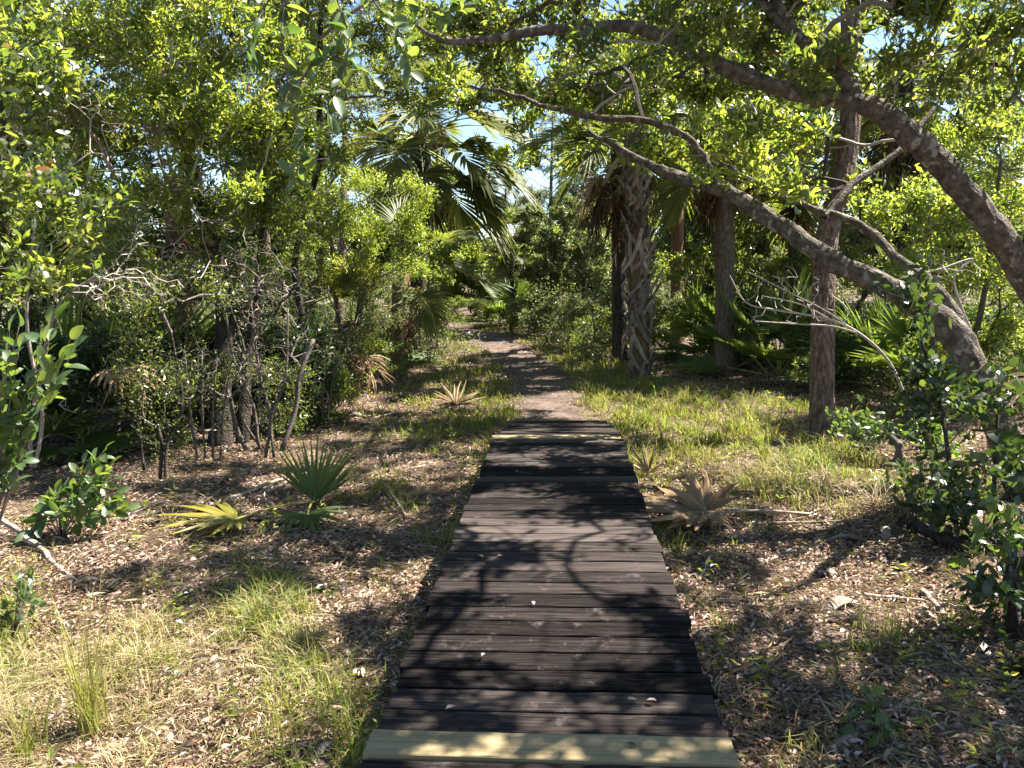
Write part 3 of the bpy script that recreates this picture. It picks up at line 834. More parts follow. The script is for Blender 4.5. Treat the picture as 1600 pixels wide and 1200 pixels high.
palm_px('far reddish brown palm trunk between the criss-cross palm and the smooth one', 1058, 545, 1058, 235, 10, crown_fronds(13, 3, 5), 3, bm='fibre')
palm_px('smooth grey-brown palm trunk right of the criss-cross palm', 1133, 580, 1131, 225, 14.5, crown_fronds(15, 4, 5), 4)
palm_px('palm with ragged fibrous trunk deep in the left thicket', 284, 652, 279, 305, 19, [('sabal25', 200, .1, .95), ('sabal0', 170, .1, 1.0), ('sabal-25', 235, 0, .9), ('sabal0', 265, .1, .9), ('sabal-25', 195, 0, 1.0), ('sabal50', 100, .2, .9), ('sabal25', 330, .1, .8), ('skirt-70', 250, 0, .9), ('skirt-45', 300, 0, .9), ('skirt-70', 10, 0, .8)], 5, bm='fibre')
palm_px('large cabbage palm with heavy drooping fan fronds left of the trail bend', 640, 555, 655, 225, 14,
        [('sabal25', -15, .2, 1.35), ('sabal0', -45, .1, 1.4), ('sabal0', 0, .1, 1.35), ('sabal-25', -30, 0, 1.45), ('sabal50', -20, .3, 1.35), ('sabal-25', -75, 0, 1.3), ('sabal25', -80, .2, 1.4), ('sabal-25', 5, -.1, 1.45), ('sabal-25', -50, -.2, 1.45),
         ('sabal50', 200, .3, 1.2), ('sabal25', 150, .2, 1.2), ('sabal0', 215, .1, 1.3), ('sabal_yellow', -115, .1, 1.3), ('sabal75', 60, .3, 1.2), ('sabal-25', 25, -.1, 1.3), ('skirt-45', -25, -.2, 1.3), ('sabal-25', -12, -.3, 1.45), ('skirt-70', -60, -.1, 1.3), ('sabal0', -25, 0, 1.45), ('sabal25', -40, .15, 1.45), ('sabal25', 15, .15, 1.4), ('sabal0', -15, .05, 1.5), ('sabal50', -60, .25, 1.35), ('sabal-25', -20, -.15, 1.5), ('sabal0', -95, .1, 1.35)], 6, bm='dark_bark')
palm_px('far palm with drooping brown-tinged fronds high behind the large palm', 655, 525, 668, 165, 9, crown_fronds(13, 7, 6, yellow=2), 7, bm='dark_bark')
palm_px('short cabbage palm with shaggy dead fronds round its stem, left of the trail', 622, 588, 628, 448, 14,
        [('sabal25', -10, .1, .95), ('sabal50', -30, .2, .9), ('sabal50', 30, .2, .85), ('sabal0', -60, .05, .8), ('sabal75', 100, .2, .8), ('sabal25', 160, .1, .8), ('dead', -80, 0, .8), ('dead', -40, -.05, .75), ('dead', -130, 0, .8), ('skirt-70', -20, -.05, .6), ('skirt-70', -90, -.05, .6), ('skirt-45', -140, 0, .6), ('sabal_yellow', -50, -.05, .75)], 8, bm='fibre')
palm_px('young palm with two upright yellow fronds at the edge of the left thicket', 545, 612, 548, 525, 13,
        [('sabal75', -60, .1, .55), ('sabal_yellow', 250, .2, .6), ('saw_yellow', -70, .15, 1.2), ('saw_yellow', 200, .15, 1.2), ('dead', 230, 0, .7), ('dead', -40, 0, .7), ('dead', -90, 0, .65), ('skirt-70', -60, 0, .55), ('skirt-70', -120, 0, .55), ('sabal50', 150, .1, .6), ('dead', 280, .1, .8)], 9, bm='fibre')
palm_px('small dark cabbage palm among the bushes beyond the trail bend', 800, 520, 800, 388, 3.2, crown_fronds(15, 10, 5), 10, bm='dark_bark', fsc=.62)
palm_px('palm with green fans hanging behind the pine', 1240, 560, 1245, 270, 11, crown_fronds(14, 11, 5), 11, bm='dark_bark')
palm_px('palm high behind the arching limb at upper right', 1410, 575, 1415, 150, 13, crown_fronds(15, 12, 6), 12, bm='dark_bark')
palm_px('palm fronds filling the shade behind the left thicket', 130, 600, 140, 330, 15, crown_fronds(14, 13, 5), 13, bm='dark_bark')

# ---------------------------------------------------------------- palmettos
def fallen_fan(t, center, az, elev, R_, nseg, spread, droop, mat, pmat, seed, root=None, crumple=.1, cup=.15, blade_name='blade', w_k=.8, name='frond'):
    """a single fan whose every blade is a piece of its own (thing > frond > blade)"""
    r = np.random.default_rng(seed); center = np.asarray(center, float)
    f = np.array([math.cos(az) * math.cos(elev), math.sin(az) * math.cos(elev), math.sin(elev)])
    s = nrm(np.cross(f, [0, 0, 1.]))
    m_ = MB()
    if root is not None:
        root = np.asarray(root, float)
        tube(m_, spline([root, (root + center) / 2 + [0, 0, .03], center, center + f * .05], 10), np.linspace(.011, .007, 10), 6)
    else:
        tube(m_, [center - f * .04, center + f * .03], .012, 6)
    fr = m_.build(name, M[pmat], t, smooth=True)
    for i in range(nseg):
        a0 = -spread + 2 * spread * (i + .5) / nseg
        b_ = MB()
        d = nrm(f * math.cos(a0) + s * math.sin(a0) + r.normal(0, crumple * .3, 3))
        nn = nrm(np.cross(s, f)); nn = nn if nn[2] > 0 else -nn
        d = nrm(d + nn * cup * abs(math.sin(a0)))
        p = center.copy(); Ls = R_ * (.75 + .25 * max(0, math.cos(a0))) * (1 + r.normal(0, .1)); wm = R_ * 2 * spread / nseg * .42 * w_k
        V = []; sect = 7
        for t_ in np.linspace(0, 1, sect + 1):
            w_ = wm * (.15 + .85 * min(1, t_ / .4)) if t_ < .4 else wm * max(.02, (1 - t_) / .6) ** .8
            sv = nrm(np.cross(d, nn)); nv = np.cross(sv, d)
            V += [p - sv * w_, p + nv * w_ * .6, p + sv * w_]
            p = p + d * Ls / sect
            d = nrm(d + np.array([0, 0, -droop]) * (t_ + .1) + r.normal(0, crumple * .2, 3))
            gz = H(p[0], p[1]) + .015
            if p[2] < gz: p[2] = gz; d[2] = max(d[2], 0); d = nrm(d)
        T = []
        for k_ in range(sect):
            q_ = k_ * 3
            T += [(q_, q_ + 1, q_ + 4), (q_, q_ + 4, q_ + 3), (q_ + 1, q_ + 2, q_ + 5), (q_ + 1, q_ + 5, q_ + 4)]
        b_.add(V, T, np.clip(r.normal(.5, .2), 0, 1))
        o = bpy.data.objects.new(blade_name, b_.mesh(blade_name, M[mat], ORIG[t.name])); C.objects.link(o); o.parent = fr
    return fr

sb = G(492, 792)
t = thing('saw_palmetto', 'small palmetto on the left litter with one upright green fan and two sagging ones', 'palmetto', sb, 'saw palmettos in the undergrowth')
fallen_fan(t, sb + [0, 0, .06], R(80), R(72), .62, 22, R(62), .02, 'palmetto', 'petiole', 1, root=sb + [0, 0, -.03], crumple=.06, w_k=.62)
fallen_fan(t, sb + [.03, .02, .05], R(20), R(45), .55, 8, R(40), .03, 'palmetto', 'petiole', 4, root=sb + [0, 0, -.03], crumple=.06, w_k=.62)
yf = G(370, 822, .06)
o = fallen_fan(t, yf, math.atan2(*(G(260, 836) - yf)[[1, 0]]), R(8), .58, 18, R(100), .06, 'palm_yellow', 'petiole_yellow', 2, root=sb + [0, 0, .05], crumple=.12, w_k=.7)
o['label'] = 'yellowing fan frond lying flat on the litter'
df = G(482, 818, .09)
o = fallen_fan(t, df, math.atan2(*(G(488, 870) - df)[[1, 0]]), R(-5), .42, 20, R(105), .1, 'palmetto', 'petiole_yellow', 3, root=sb + [0, 0, .05], crumple=.1, w_k=.75)
o['label'] = 'dark green fan frond drooping onto the litter'

palmetto('bright green palmetto in the shade between the smooth palm and the pine', G(1102, 560), 13, 1, 1.35)
palmetto('tall upright palmetto in front of the ragged palm on the left', G(238, 660), 9, 2, 1.5, keys=('saw80', 'saw80', 'saw58', 'saw35'))
palmetto('wide dark palmetto behind the left foreground shrub', G(130, 695), 11, 3, 1.35)
palmetto('palmetto low in the dark left thicket beside the dark trunk', G(400, 668), 9, 4, 1.1)
palmetto('palmetto leaning out under the shadows behind the pine', G(1215, 590), 11, 5, 1.5)
palmetto('palmetto in deep shade right of the pine', G(1400, 610), 11, 6, 1.5)
palmetto('palmetto filling the gap behind the smooth palm trunk', G(1160, 565), 11, 7, 1.7)
palmetto('low dark palmetto at the corner of the trail bend', G(800, 508), 13, 8, 1.8)
palmetto('palmetto at the left edge below the large glossy leaves', G(20, 720), 9, 9, 1.3)
palmetto('palmetto between the two left palms by the trail', G(590, 575), 9, 10, 1.2)

# dead frond beside the boardwalk: a fan of tan blades with a long stalk
dfb = G(1098, 822, .10)
t = thing('dead_frond', 'big tan dead palm fan lying against the right edge of the boardwalk', 'dead frond', G(1100, 830))
fallen_fan(t, dfb, R(200), R(7), .64, 16, R(85), .03, 'palm_dead', 'petiole_dead', 20, root=G(1265, 812, .05), crumple=.22, w_k=1.25, cup=.12)
fallen_fan(t, dfb + [.02, .03, .02], R(110), R(55), .42, 11, R(80), .1, 'palm_dead', 'petiole_dead', 21, crumple=.3, w_k=.9, name='fold')
fallen_fan(t, dfb + [.02, -.03, .0], R(280), R(10), .28, 9, R(60), .25, 'palm_dead', 'petiole_dead', 22, crumple=.4, w_k=.6, name='fold')
t = thing('dead_frond', 'curled grey-tan dead palm fan on the litter left of the ramp', 'dead frond', G(712, 645))
c = G(712, 642, .08)
fallen_fan(t, c, R(100), R(25), .55, 18, R(110), .1, 'palm_dead', 'petiole_dead', 23, crumple=.35, w_k=.45, cup=.3)
fallen_fan(t, c, R(-80), R(20), .4, 9, R(80), .2, 'palm_dead', 'petiole_dead', 24, crumple=.4, w_k=.45, cup=.3, name='fold')
t = thing('dead_frond', 'pale dead fan hanging from a bent stalk in the left thicket', 'dead frond', G(140, 680))
c = at(185, 578, 7.6)
fallen_fan(t, c, R(-30), R(-10), .5, 18, R(90), .5, 'palm_dead', 'petiole_dead', 25, root=G(140, 690), crumple=.15, w_k=.9)
t = thing('dead_frond', 'large brown dead frond drooping at the right edge beside the oak trunk', 'dead frond', at(1620, 640, 5.6) * [1, 1, 0])
c = at(1640, 590, 5.6)
fallen_fan(t, c, R(190), R(-20), .5, 16, R(70), .35, 'palm_dead', 'petiole_dead', 26, root=at(1650, 700, 5.7), crumple=.2, w_k=.9)
t = thing('fallen_frond', 'green palm fan lying on the ground in front of the short shaggy palm', 'palm frond', G(612, 582))
fallen_fan(t, G(612, 552, .6), R(-20), R(5), .85, 22, R(85), .22, 'palm', 'petiole', 27, root=G(600, 590), crumple=.08, w_k=.7)
t = thing('dead_frond', 'narrow dry frond standing at the right edge of the boardwalk beyond the tan fan', 'dead frond', G(1012, 752))
fallen_fan(t, G(1012, 748, .05), R(110), R(60), .32, 7, R(60), .06, 'palm_dead', 'petiole_dead', 28, crumple=.25, w_k=.4)

# ---------------------------------------------------------------- left thicket
d = 9.3
plant('wild_olive_tree', 'dense small-leaved tree with dark trunk filling the upper left', 'tree', G(345, 690),
      [blob(190, 170, 8.0, 190, 120, 1.1), blob(330, 95, 8.4, 170, 120, 1.2), blob(420, 230, 8.8, 110, 70, .9), blob(90, 70, 7.6, 150, 110, 1.0), blob(250, -60, 8.2, 220, 90, 1.2), blob(260, 290, 8.0, 150, 40, .7), blob(110, 390, 8.3, 110, 60, .7), blob(390, 370, 9.0, 90, 60, .7), blob(250, 400, 8.6, 130, 45, .6), blob(450, 300, 9.2, 80, 60, .7)],
      1400, 7.5, .07, .027, 'leaf_bright', 'dark_bark', bare=420,
      stems=[pxpath([(345, 700, 9.3, 19), (345, 600, 9.3, 16), (352, 500, 9.3, 14), (340, 420, 9.2, 12), (318, 330, 9.0, 10), (290, 230, 8.7, 8), (260, 110, 8.4, 5), (240, 0, 8.2, 3)], 40),
             pxpath([(380, 690, 9.4, 10), (385, 590, 9.4, 9), (400, 480, 9.4, 8), (410, 380, 9.2, 6), (420, 250, 8.9, 4)], 24)], seed=11, gap=.4, tip=.0036, twig='dead_twig')
plant('bay_tree', 'dark broad-leaved shrub tree at the left edge above the glossy sprig', 'tree', G(-40, 770),
      [blob(40, 400, 5.8, 130, 70, .6), blob(20, 230, 5.8, 90, 120, .6), blob(-40, 60, 5.8, 120, 150, .7), blob(130, 330, 6.2, 90, 40, .5)],
      260, 3.6, .08, .034, 'leaf_mid', 'dark_bark',
      stems=[pxpath([(-40, 800, 6.6, 20), (-30, 600, 6.4, 17), (-10, 450, 6.2, 14), (10, 300, 6.0, 10), (-10, 120, 5.9, 6)], 24)], seed=12, six=True, gap=.45)
plant('wild_olive_tree', 'leafy tree behind the hanging big-leaved branch, left of the sky gap', 'tree', G(470, 640),
      [blob(520, 110, 10.8, 150, 100, 1.2), blob(570, 10, 10.8, 170, 80, 1.2), blob(440, 330, 10.3, 90, 60, .9), blob(480, 210, 10.6, 110, 70, 1.0), blob(400, -30, 10.5, 150, 80, 1.0), blob(640, 90, 11.2, 70, 80, .8),
       (np.array([-.9, 11.0, 7.0]), np.array([1.4, 1.3, .7])), (np.array([-3.3, 10.8, 7.0]), np.array([1.5, 1.3, .8])), (np.array([-5.8, 10.2, 7.0]), np.array([1.5, 1.4, .8])), (np.array([-1.7, 9.7, 6.3]), np.array([1.3, .9, .6])), (np.array([-3.8, 9.6, 6.3]), np.array([1.3, .9, .6]))],  # unseen high crown, added to keep sun off the left thicket
      1150, 8, .068, .027, 'leaf_mid', 'dark_bark', bare=300,
      stems=[pxpath([(470, 650, 11.3, 6.5), (455, 580, 11.3, 6), (470, 500, 11.2, 5.5), (462, 400, 11, 5), (500, 250, 10.8, 4.5), (530, 80, 10.8, 3)], 30), (spline([at(500, 250, 10.8), np.array([-3.2, 10.9, 5.6]), np.array([-2.6, 10.9, 6.9])], 14), np.linspace(.05, .02, 14))], seed=13, gap=.4, tip=.004, twig='dead_twig')
plant('wax_myrtle', 'bright yellow-green sunlit bush beside the large drooping palm', 'shrub', G(560, 600),
      [blob(590, 325, 12.3, 95, 55, .8), blob(620, 390, 12.6, 60, 55, .7), blob(520, 395, 12.2, 75, 50, .8), blob(505, 300, 12.2, 85, 50, .8)],
      460, 10, .05, .018, 'leaf_bright', 'grey_bark',
      stems=[pxpath([(555, 612, 13.2, 6), (560, 500, 13, 5), (580, 380, 12.6, 3)], 14), pxpath([(565, 612, 13.2, 5), (530, 500, 13, 4), (515, 330, 12.4, 3)], 14)], seed=14, tname='stem')
plant('wax_myrtle', 'olive leafy bush above the young yellow-fronded palm', 'shrub', G(520, 622),
      [blob(540, 490, 12.6, 75, 60, .7), blob(470, 440, 12.0, 60, 60, .7), blob(600, 470, 13.2, 40, 50, .5)],
      260, 9, .05, .016, 'leaf_olive', 'grey_bark', seed=15, tname='stem')
plant('shrub', 'half-leafless twiggy shrub in front of the dark trunk on the left', 'shrub', G(255, 745),
      [blob(250, 560, 7.6, 75, 130, .5), blob(200, 480, 7.4, 70, 60, .4), blob(300, 470, 7.8, 60, 80, .4)],
      420, 1.8, .045, .017, 'leaf_mid', 'dark_bark',
      stems=[pxpath([(250, 750, 7.6, 3), (252, 690, 7.6, 2.6), (238, 630, 7.6, 2.4), (230, 520, 7.5, 1.4)], 18), pxpath([(258, 750, 7.6, 3), (262, 690, 7.6, 2.6), (285, 630, 7.6, 2.4), (268, 520, 7.6, 1.2)], 18), pxpath([(225, 735, 7.8, 2.6), (215, 660, 7.8, 2.4), (192, 600, 7.7, 2.2), (195, 480, 7.6, 1.2)], 18)], seed=16, twig='grey_bark', tname='stem', tip=.0022)
plant('dead_shrub', 'tangled dead brown shrub of bare stems beside the left litter bank', 'shrub', G(425, 712),
      [blob(430, 560, 8.3, 70, 110, .5), blob(400, 440, 8.3, 90, 80, .6), blob(480, 500, 8.6, 50, 70, .5)],
      760, 0, .04, .014, 'leaf_olive', 'grey_bark',
      stems=[pxpath([(415, 715, 8.4, 2.6), (422, 650, 8.4, 2.4), (405, 580, 8.4, 2.2), (392, 470, 8.3, 1.2)], 18), pxpath([(428, 715, 8.4, 2.4), (424, 650, 8.4, 2.2), (446, 590, 8.4, 2), (450, 480, 8.4, 1.2)], 18),
             pxpath([(440, 705, 8.5, 4), (462, 640, 8.6, 3.6), (468, 590, 8.6, 3.6), (490, 530, 8.7, 3)], 14), pxpath([(405, 700, 8.5, 2.4), (395, 630, 8.5, 2.2), (365, 560, 8.5, 2), (350, 480, 8.4, 1.6), (320, 410, 8.4, 1)], 18), pxpath([(410, 705, 8.6, 2), (375, 640, 8.5, 1.8), (385, 560, 8.5, 1.6), (350, 450, 8.4, 1)], 18)], seed=17, leafy=False, tname='stem', tip=.0042, bf=.15, bp=.28)
plant('dead_shrub', 'mat of bare pale grey twigs above the dark left palmetto', 'shrub', G(60, 720),
      [blob(150, 460, 7.0, 110, 35, .4), blob(230, 430, 7.4, 90, 50, .4), blob(80, 200, 7.0, 110, 70, .4), blob(300, 380, 7.8, 80, 50, .4)],
      480, 0, .04, .014, 'leaf_olive', 'dead_twig',
      stems=[pxpath([(50, 730, 7.2, 3.5), (48, 660, 7.2, 3.2), (64, 590, 7.1, 3), (90, 480, 7.0, 2.4), (150, 430, 7.0, 1.4)], 20), pxpath([(55, 730, 7.2, 3), (66, 640, 7.2, 2.8), (42, 500, 7.1, 2.4), (60, 300, 7.0, 1.2)], 20)], seed=18, leafy=False, twig='dead_twig', tname='stem', tip=.0032, bf=.2, bp=.28)
plant('dead_shrub', 'fine upright dry brush right of the tangled dead shrub', 'shrub', G(505, 660),
      [blob(500, 590, 10.4, 50, 60, .4), blob(530, 560, 10.8, 40, 60, .4), blob(465, 560, 10.2, 40, 70, .4)], 330, 0, .04, .014, 'leaf_olive', 'grey_bark',
      stems=[pxpath([(500 + a, 664, 10.5, 1.8), (498 + a * 1.6, 610, 10.5, 1.6), (503 + a * 2.4, 545, 10.5, 1)], 12) for a in (-14, -5, 4, 12)], seed=130, leafy=False, tname='stem', tip=.0036, bf=.12, bp=.25)
plant('dead_shrub', 'dry brown brush standing in front of the dark double trunk', 'shrub', G(330, 722),
      [blob(320, 610, 8.3, 60, 75, .4), blob(360, 570, 8.4, 45, 80, .4), blob(280, 560, 8.2, 45, 80, .4)], 360, 0, .04, .014, 'leaf_olive', 'grey_bark',
      stems=[pxpath([(330 + a, 726, 8.3, 2), (328 + a * 1.5, 650, 8.3, 1.8), (333 + a * 2.2, 550, 8.3, 1)], 12) for a in (-20, -8, 3, 14)], seed=131, leafy=False, tname='stem', tip=.003, bf=.12, bp=.25)
plant('shrub', 'green undergrowth shrub at the foot of the left thicket', 'shrub', G(400, 705),
      [blob(350, 600, 8.8, 80, 60, .5), blob(440, 620, 8.9, 60, 60, .5), blob(280, 630, 8.4, 50, 60, .4)],
      200, 4, .045, .018, 'leaf_mid', 'grey_bark', seed=19, tname='stem')
plant('shrub', 'sparse weedy shrub at the sunny edge of the left thicket', 'shrub', G(510, 648),
      [blob(510, 610, 11.0, 60, 35, .5), blob(450, 600, 10.6, 50, 45, .4)],
      130, 5, .045, .02, 'leaf_bright', 'grey_bark', seed=20, tname='stem')
for k, (lab, px, py, bl) in enumerate([
        ('dark leafy understory shrub behind the large-leaved sprig at far left', 110, 690, [(100, 610, 8.3, 75, 55, .5), (40, 560, 8.2, 60, 70, .5), (160, 560, 8.6, 60, 60, .5)]),
        ('dark understory shrub between the left palmetto and the dark trunk', 300, 668, [(290, 600, 9.6, 60, 55, .5), (240, 560, 9.6, 60, 70, .5), (330, 540, 9.9, 50, 70, .5)]),
        ('dark understory shrub right of the dark trunk', 420, 660, [(420, 590, 10.0, 60, 60, .5), (470, 550, 10.2, 55, 70, .5), (380, 530, 10.0, 50, 60, .5)]),
        ('shadowed shrub at the foot of the young yellow-fronded palm', 500, 636, [(500, 590, 11.2, 45, 40, .5), (455, 560, 10.9, 45, 60, .5)])]):
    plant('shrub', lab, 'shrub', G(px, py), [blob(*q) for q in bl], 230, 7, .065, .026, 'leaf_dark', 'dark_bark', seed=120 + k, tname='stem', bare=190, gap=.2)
plant('wild_olive_tree', 'dark evergreen closing the back of the left thicket', 'tree', G(200, 590),
      [blob(200, 430, 14, 160, 110, 1.2), blob(20, 400, 13, 160, 130, 1.2), blob(380, 480, 14.5, 120, 90, 1.2), blob(250, 250, 14, 200, 120, 1.2), blob(30, 150, 13, 170, 150, 1.2), blob(380, 120, 14.5, 180, 130, 1.2), blob(200, 20, 14, 200, 120, 1.2), blob(520, 0, 15, 140, 100, 1.2)],
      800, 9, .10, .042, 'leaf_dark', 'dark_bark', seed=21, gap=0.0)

# ---------------------------------------------------------------- right side
plant('shrub', 'sunlit yellow-green shrub behind the right oak limbs', 'shrub', G(1450, 655),
      [blob(1440, 340, 9.6, 110, 70, .8), blob(1540, 460, 9.4, 90, 80, .7), blob(1420, 440, 10, 80, 50, .6), blob(1570, 250, 9.6, 100, 110, .8)],
      480, 8, .06, .025, 'leaf_bright', 'grey_bark', stems=[pxpath([(1450, 662, 10, 6), (1460, 520, 9.9, 5), (1450, 330, 9.7, 3)], 14), pxpath([(1470, 662, 10, 6), (1530, 500, 9.7, 5), (1565, 250, 9.6, 3)], 14)], seed=31, six=True, tname='stem', gap=.45)
plant('vine', 'dark leafy vine draped over the leaning oak trunk', 'vine', G(1500, 905),
      [blob(1430, 520, 5.9, 40, 80, .25), blob(1470, 640, 5.8, 60, 90, .3), blob(1500, 790, 5.7, 80, 90, .4), blob(1410, 440, 6.1, 45, 40, .2), blob(1560, 620, 5.6, 40, 120, .3)],
      170, 1.7, .085, .044, 'leaf_dark', 'dark_bark', stems=[pxpath([(1500, 915, 5.3, 4), (1490, 780, 5.6, 3.5), (1470, 640, 5.8, 3), (1430, 500, 5.9, 2)], 16), pxpath([(1560, 915, 5.2, 4), (1555, 780, 5.5, 3.5), (1560, 600, 5.6, 2)], 16)], seed=32, six=True, tname='stem', gap=.45)
plant('shrub', 'low shrub with glossy leaves shining white beside the pine foot', 'shrub', G(1390, 735),
      [blob(1390, 665, 7.8, 75, 40, .4), blob(1460, 680, 7.6, 50, 45, .35), blob(1335, 650, 8.2, 35, 25, .3)],
      80, 2.0, .07, .036, 'leaf_big', 'grey_bark', seed=33, six=True, tname='stem')
plant('shrub', 'lit green undershrub around the foot of the leaning oak', 'shrub', G(1470, 830),
      [blob(1470, 745, 6.4, 80, 50, .4), blob(1540, 700, 6.5, 60, 70, .4), blob(1400, 770, 6.6, 40, 30, .3)],
      70, 1.3, .06, .03, 'leaf_mid', 'grey_bark', seed=34, six=True, tname='stem')
plant('shrub', 'shaded dark bush at the lower right corner of the picture', 'shrub', G(1600, 1010),
      [blob(1585, 930, 4.2, 50, 110, .35), blob(1620, 800, 4.3, 60, 130, .4), blob(1610, 1040, 4.0, 60, 80, .35)],
      90, 2.0, .075, .04, 'leaf_dark', 'dark_bark', seed=35, six=True, tname='stem')
plant('wax_myrtle', 'leafy shrub in the shade behind the smooth palm', 'shrub', G(1190, 565),
      [blob(1180, 430, 16, 120, 80, 1.1), blob(1060, 450, 17, 60, 80, .9), blob(1290, 430, 15.5, 90, 90, 1.0)],
      380, 8, .075, .03, 'leaf_mid', 'grey_bark', seed=36, tname='stem')
plant('wild_olive_tree', 'dense evergreen tree behind the pine and arching limbs', 'tree', G(1290, 560),
      [blob(1250, 200, 15, 170, 130, 1.3), blob(1420, 330, 14.5, 150, 130, 1.2), blob(1560, 200, 14, 160, 170, 1.2), blob(1120, 280, 16, 90, 70, 1.0), blob(1550, 430, 13.5, 140, 120, 1.2), blob(1380, 60, 14.5, 200, 120, 1.3),
       (np.array([6.0, 14.5, 7.2]), np.array([1.6, 1.8, 1.0])), (np.array([8.5, 15.5, 7.4]), np.array([1.8, 2, 1.1])), (np.array([8.2, 12.2, 6.6]), np.array([1.5, 1.3, 1.0]))],  # high outer crown added to shade the forest floor behind the pine
      800, 9, .085, .034, 'leaf_mid', 'dark_bark', seed=37, gap=0.0)
plant('wild_olive_tree', 'deep-shade thicket tree at the right, behind the oak trunk', 'tree', G(1480, 600),
      [blob(1430, 530, 12, 150, 70, 1.0), blob(1560, 560, 11, 130, 80, 1.0), blob(1330, 520, 13, 90, 60, .8)],
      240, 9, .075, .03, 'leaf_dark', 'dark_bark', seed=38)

# bare white twigs reaching left in front of the pine
r_ = np.random.default_rng(91)
t = thing('dead_branch', 'bare whitish dead branch with fine twigs reaching left across the pine', 'branch', G(1410, 700))
main, rad = pxpath([(1425, 650, 7.9, 2.6), (1395, 575, 7.9, 2.4), (1355, 530, 7.8, 2.1), (1300, 500, 7.8, 1.9), (1210, 484, 7.8, 1.5), (1165, 472, 7.8, 1.1), (1140, 430, 7.8, .7)], 30)
m_ = MB(); tube(m_, main, rad, 6, .8); m_.build('stem', M['dead_twig'], t)
for rows in ([(1345, 522, 7.8, 1.8), (1300, 510, 7.7, 1.6), (1240, 506, 7.6, 1.3), (1180, 502, 7.6, .9)], [(1335, 516, 7.8, 1.6), (1290, 485, 7.8, 1.4), (1230, 455, 7.8, 1.1), (1170, 425, 7.8, .7)], [(1300, 500, 7.8, 1.5), (1250, 475, 7.9, 1.3), (1190, 462, 7.9, .9)]):
    m_ = MB(); tube(m_, *pxpath(rows, 16), 5, .8); m_.build('stem', M['dead_twig'], t)
att = sample_blobs([blob(1230, 455, 7.8, 75, 35, .3), blob(1200, 500, 7.7, 70, 15, .25), blob(1290, 470, 7.8, 50, 40, .3)], 90, r_)
sk = grow([main[10:]], att, r_, bf=.15, seg=.12)
m_ = MB(); branches(m_, sk, r_, tip=.0034, p=.2, amin=.7); tag(m_.build('twigs', M['dead_twig'], t), kind='stuff')
t = thing('dead_branch', 'knotty bare grey branch high in the right leaves', 'branch', at(1540, 700, 8) * [1, 1, 0])
main, rad = pxpath([(1545, 700, 8.0, 3), (1530, 560, 7.9, 2.5), (1490, 440, 7.8, 2), (1520, 405, 7.8, 1.8), (1470, 420, 7.8, 1.5), (1430, 430, 7.8, 1)], 26)
m_ = MB(); tube(m_, main, rad, 6, .8); m_.build('stem', M['dead_twig'], t)
sk = grow([main[10:]], sample_blobs([blob(1480, 440, 7.8, 60, 60, .3)], 60, r_), r_, bf=.15, seg=.12)
m_ = MB(); branches(m_, sk, r_, tip=.004, p=.25, amin=.5); tag(m_.build('twigs', M['dead_twig'], t), kind='stuff')

# ---------------------------------------------------------------- beyond the bend
plant('wax_myrtle', 'round grey-green myrtle in the middle distance over the trail', 'shrub', G(865, 512),
      [blob(880, 345, 24, 75, 45, 1.3), blob(850, 400, 24, 80, 40, 1.3), blob(920, 400, 23, 50, 50, 1.2)],
      620, 11, .10, .042, 'leaf_olive', 'dark_bark', bare=160, stems=[pxpath([(865, 515, 25, 3), (862, 450, 25, 2.6), (870, 370, 24.5, 2)], 14), pxpath([(905, 510, 25, 5), (912, 450, 25, 4.5), (915, 380, 24, 2.5)], 14)], seed=51, tname='stem')
plant('wax_myrtle', 'leafy bush under the criss-cross palm, behind it to the left', 'shrub', G(930, 538),
      [blob(925, 480, 19, 40, 35, .9), blob(880, 490, 20, 40, 25, .8), blob(1040, 500, 18, 50, 40, .9)],
      280, 9, .08, .03, 'leaf_olive', 'grey_bark', bare=120, seed=52, tname='stem')
far_a = plant('bush_tree', 'far pale green tree at the end of the view, left of the myrtle', 'tree', G(735, 487),
      [blob(735, 400, 34, 50, 50, 2), blob(700, 430, 34, 50, 40, 2), blob(770, 430, 34, 40, 40, 2)], 420, 13, .15, .07, 'leaf_bright', 'dark_bark', seed=53, spread=.12)
far_b = plant('bush_tree', 'far yellowish tree showing between the myrtle and the criss-cross palm', 'tree', G(950, 480),
      [blob(955, 340, 38, 60, 60, 2.2), blob(930, 420, 38, 70, 45, 2.2), blob(1000, 410, 38, 70, 50, 2.2)], 460, 13, .15, .07, 'leaf_olive', 'dark_bark', seed=54, spread=.12)
far_c = plant('bush_tree', 'far mid-green tree behind the drooping palm', 'tree', G(640, 480),
      [blob(640, 300, 38, 90, 90, 2.5), blob(600, 400, 38, 90, 60, 2.3), blob(690, 390, 38, 60, 60, 2.3)], 460, 13, .15, .07, 'leaf_mid', 'dark_bark', seed=55, spread=.12)
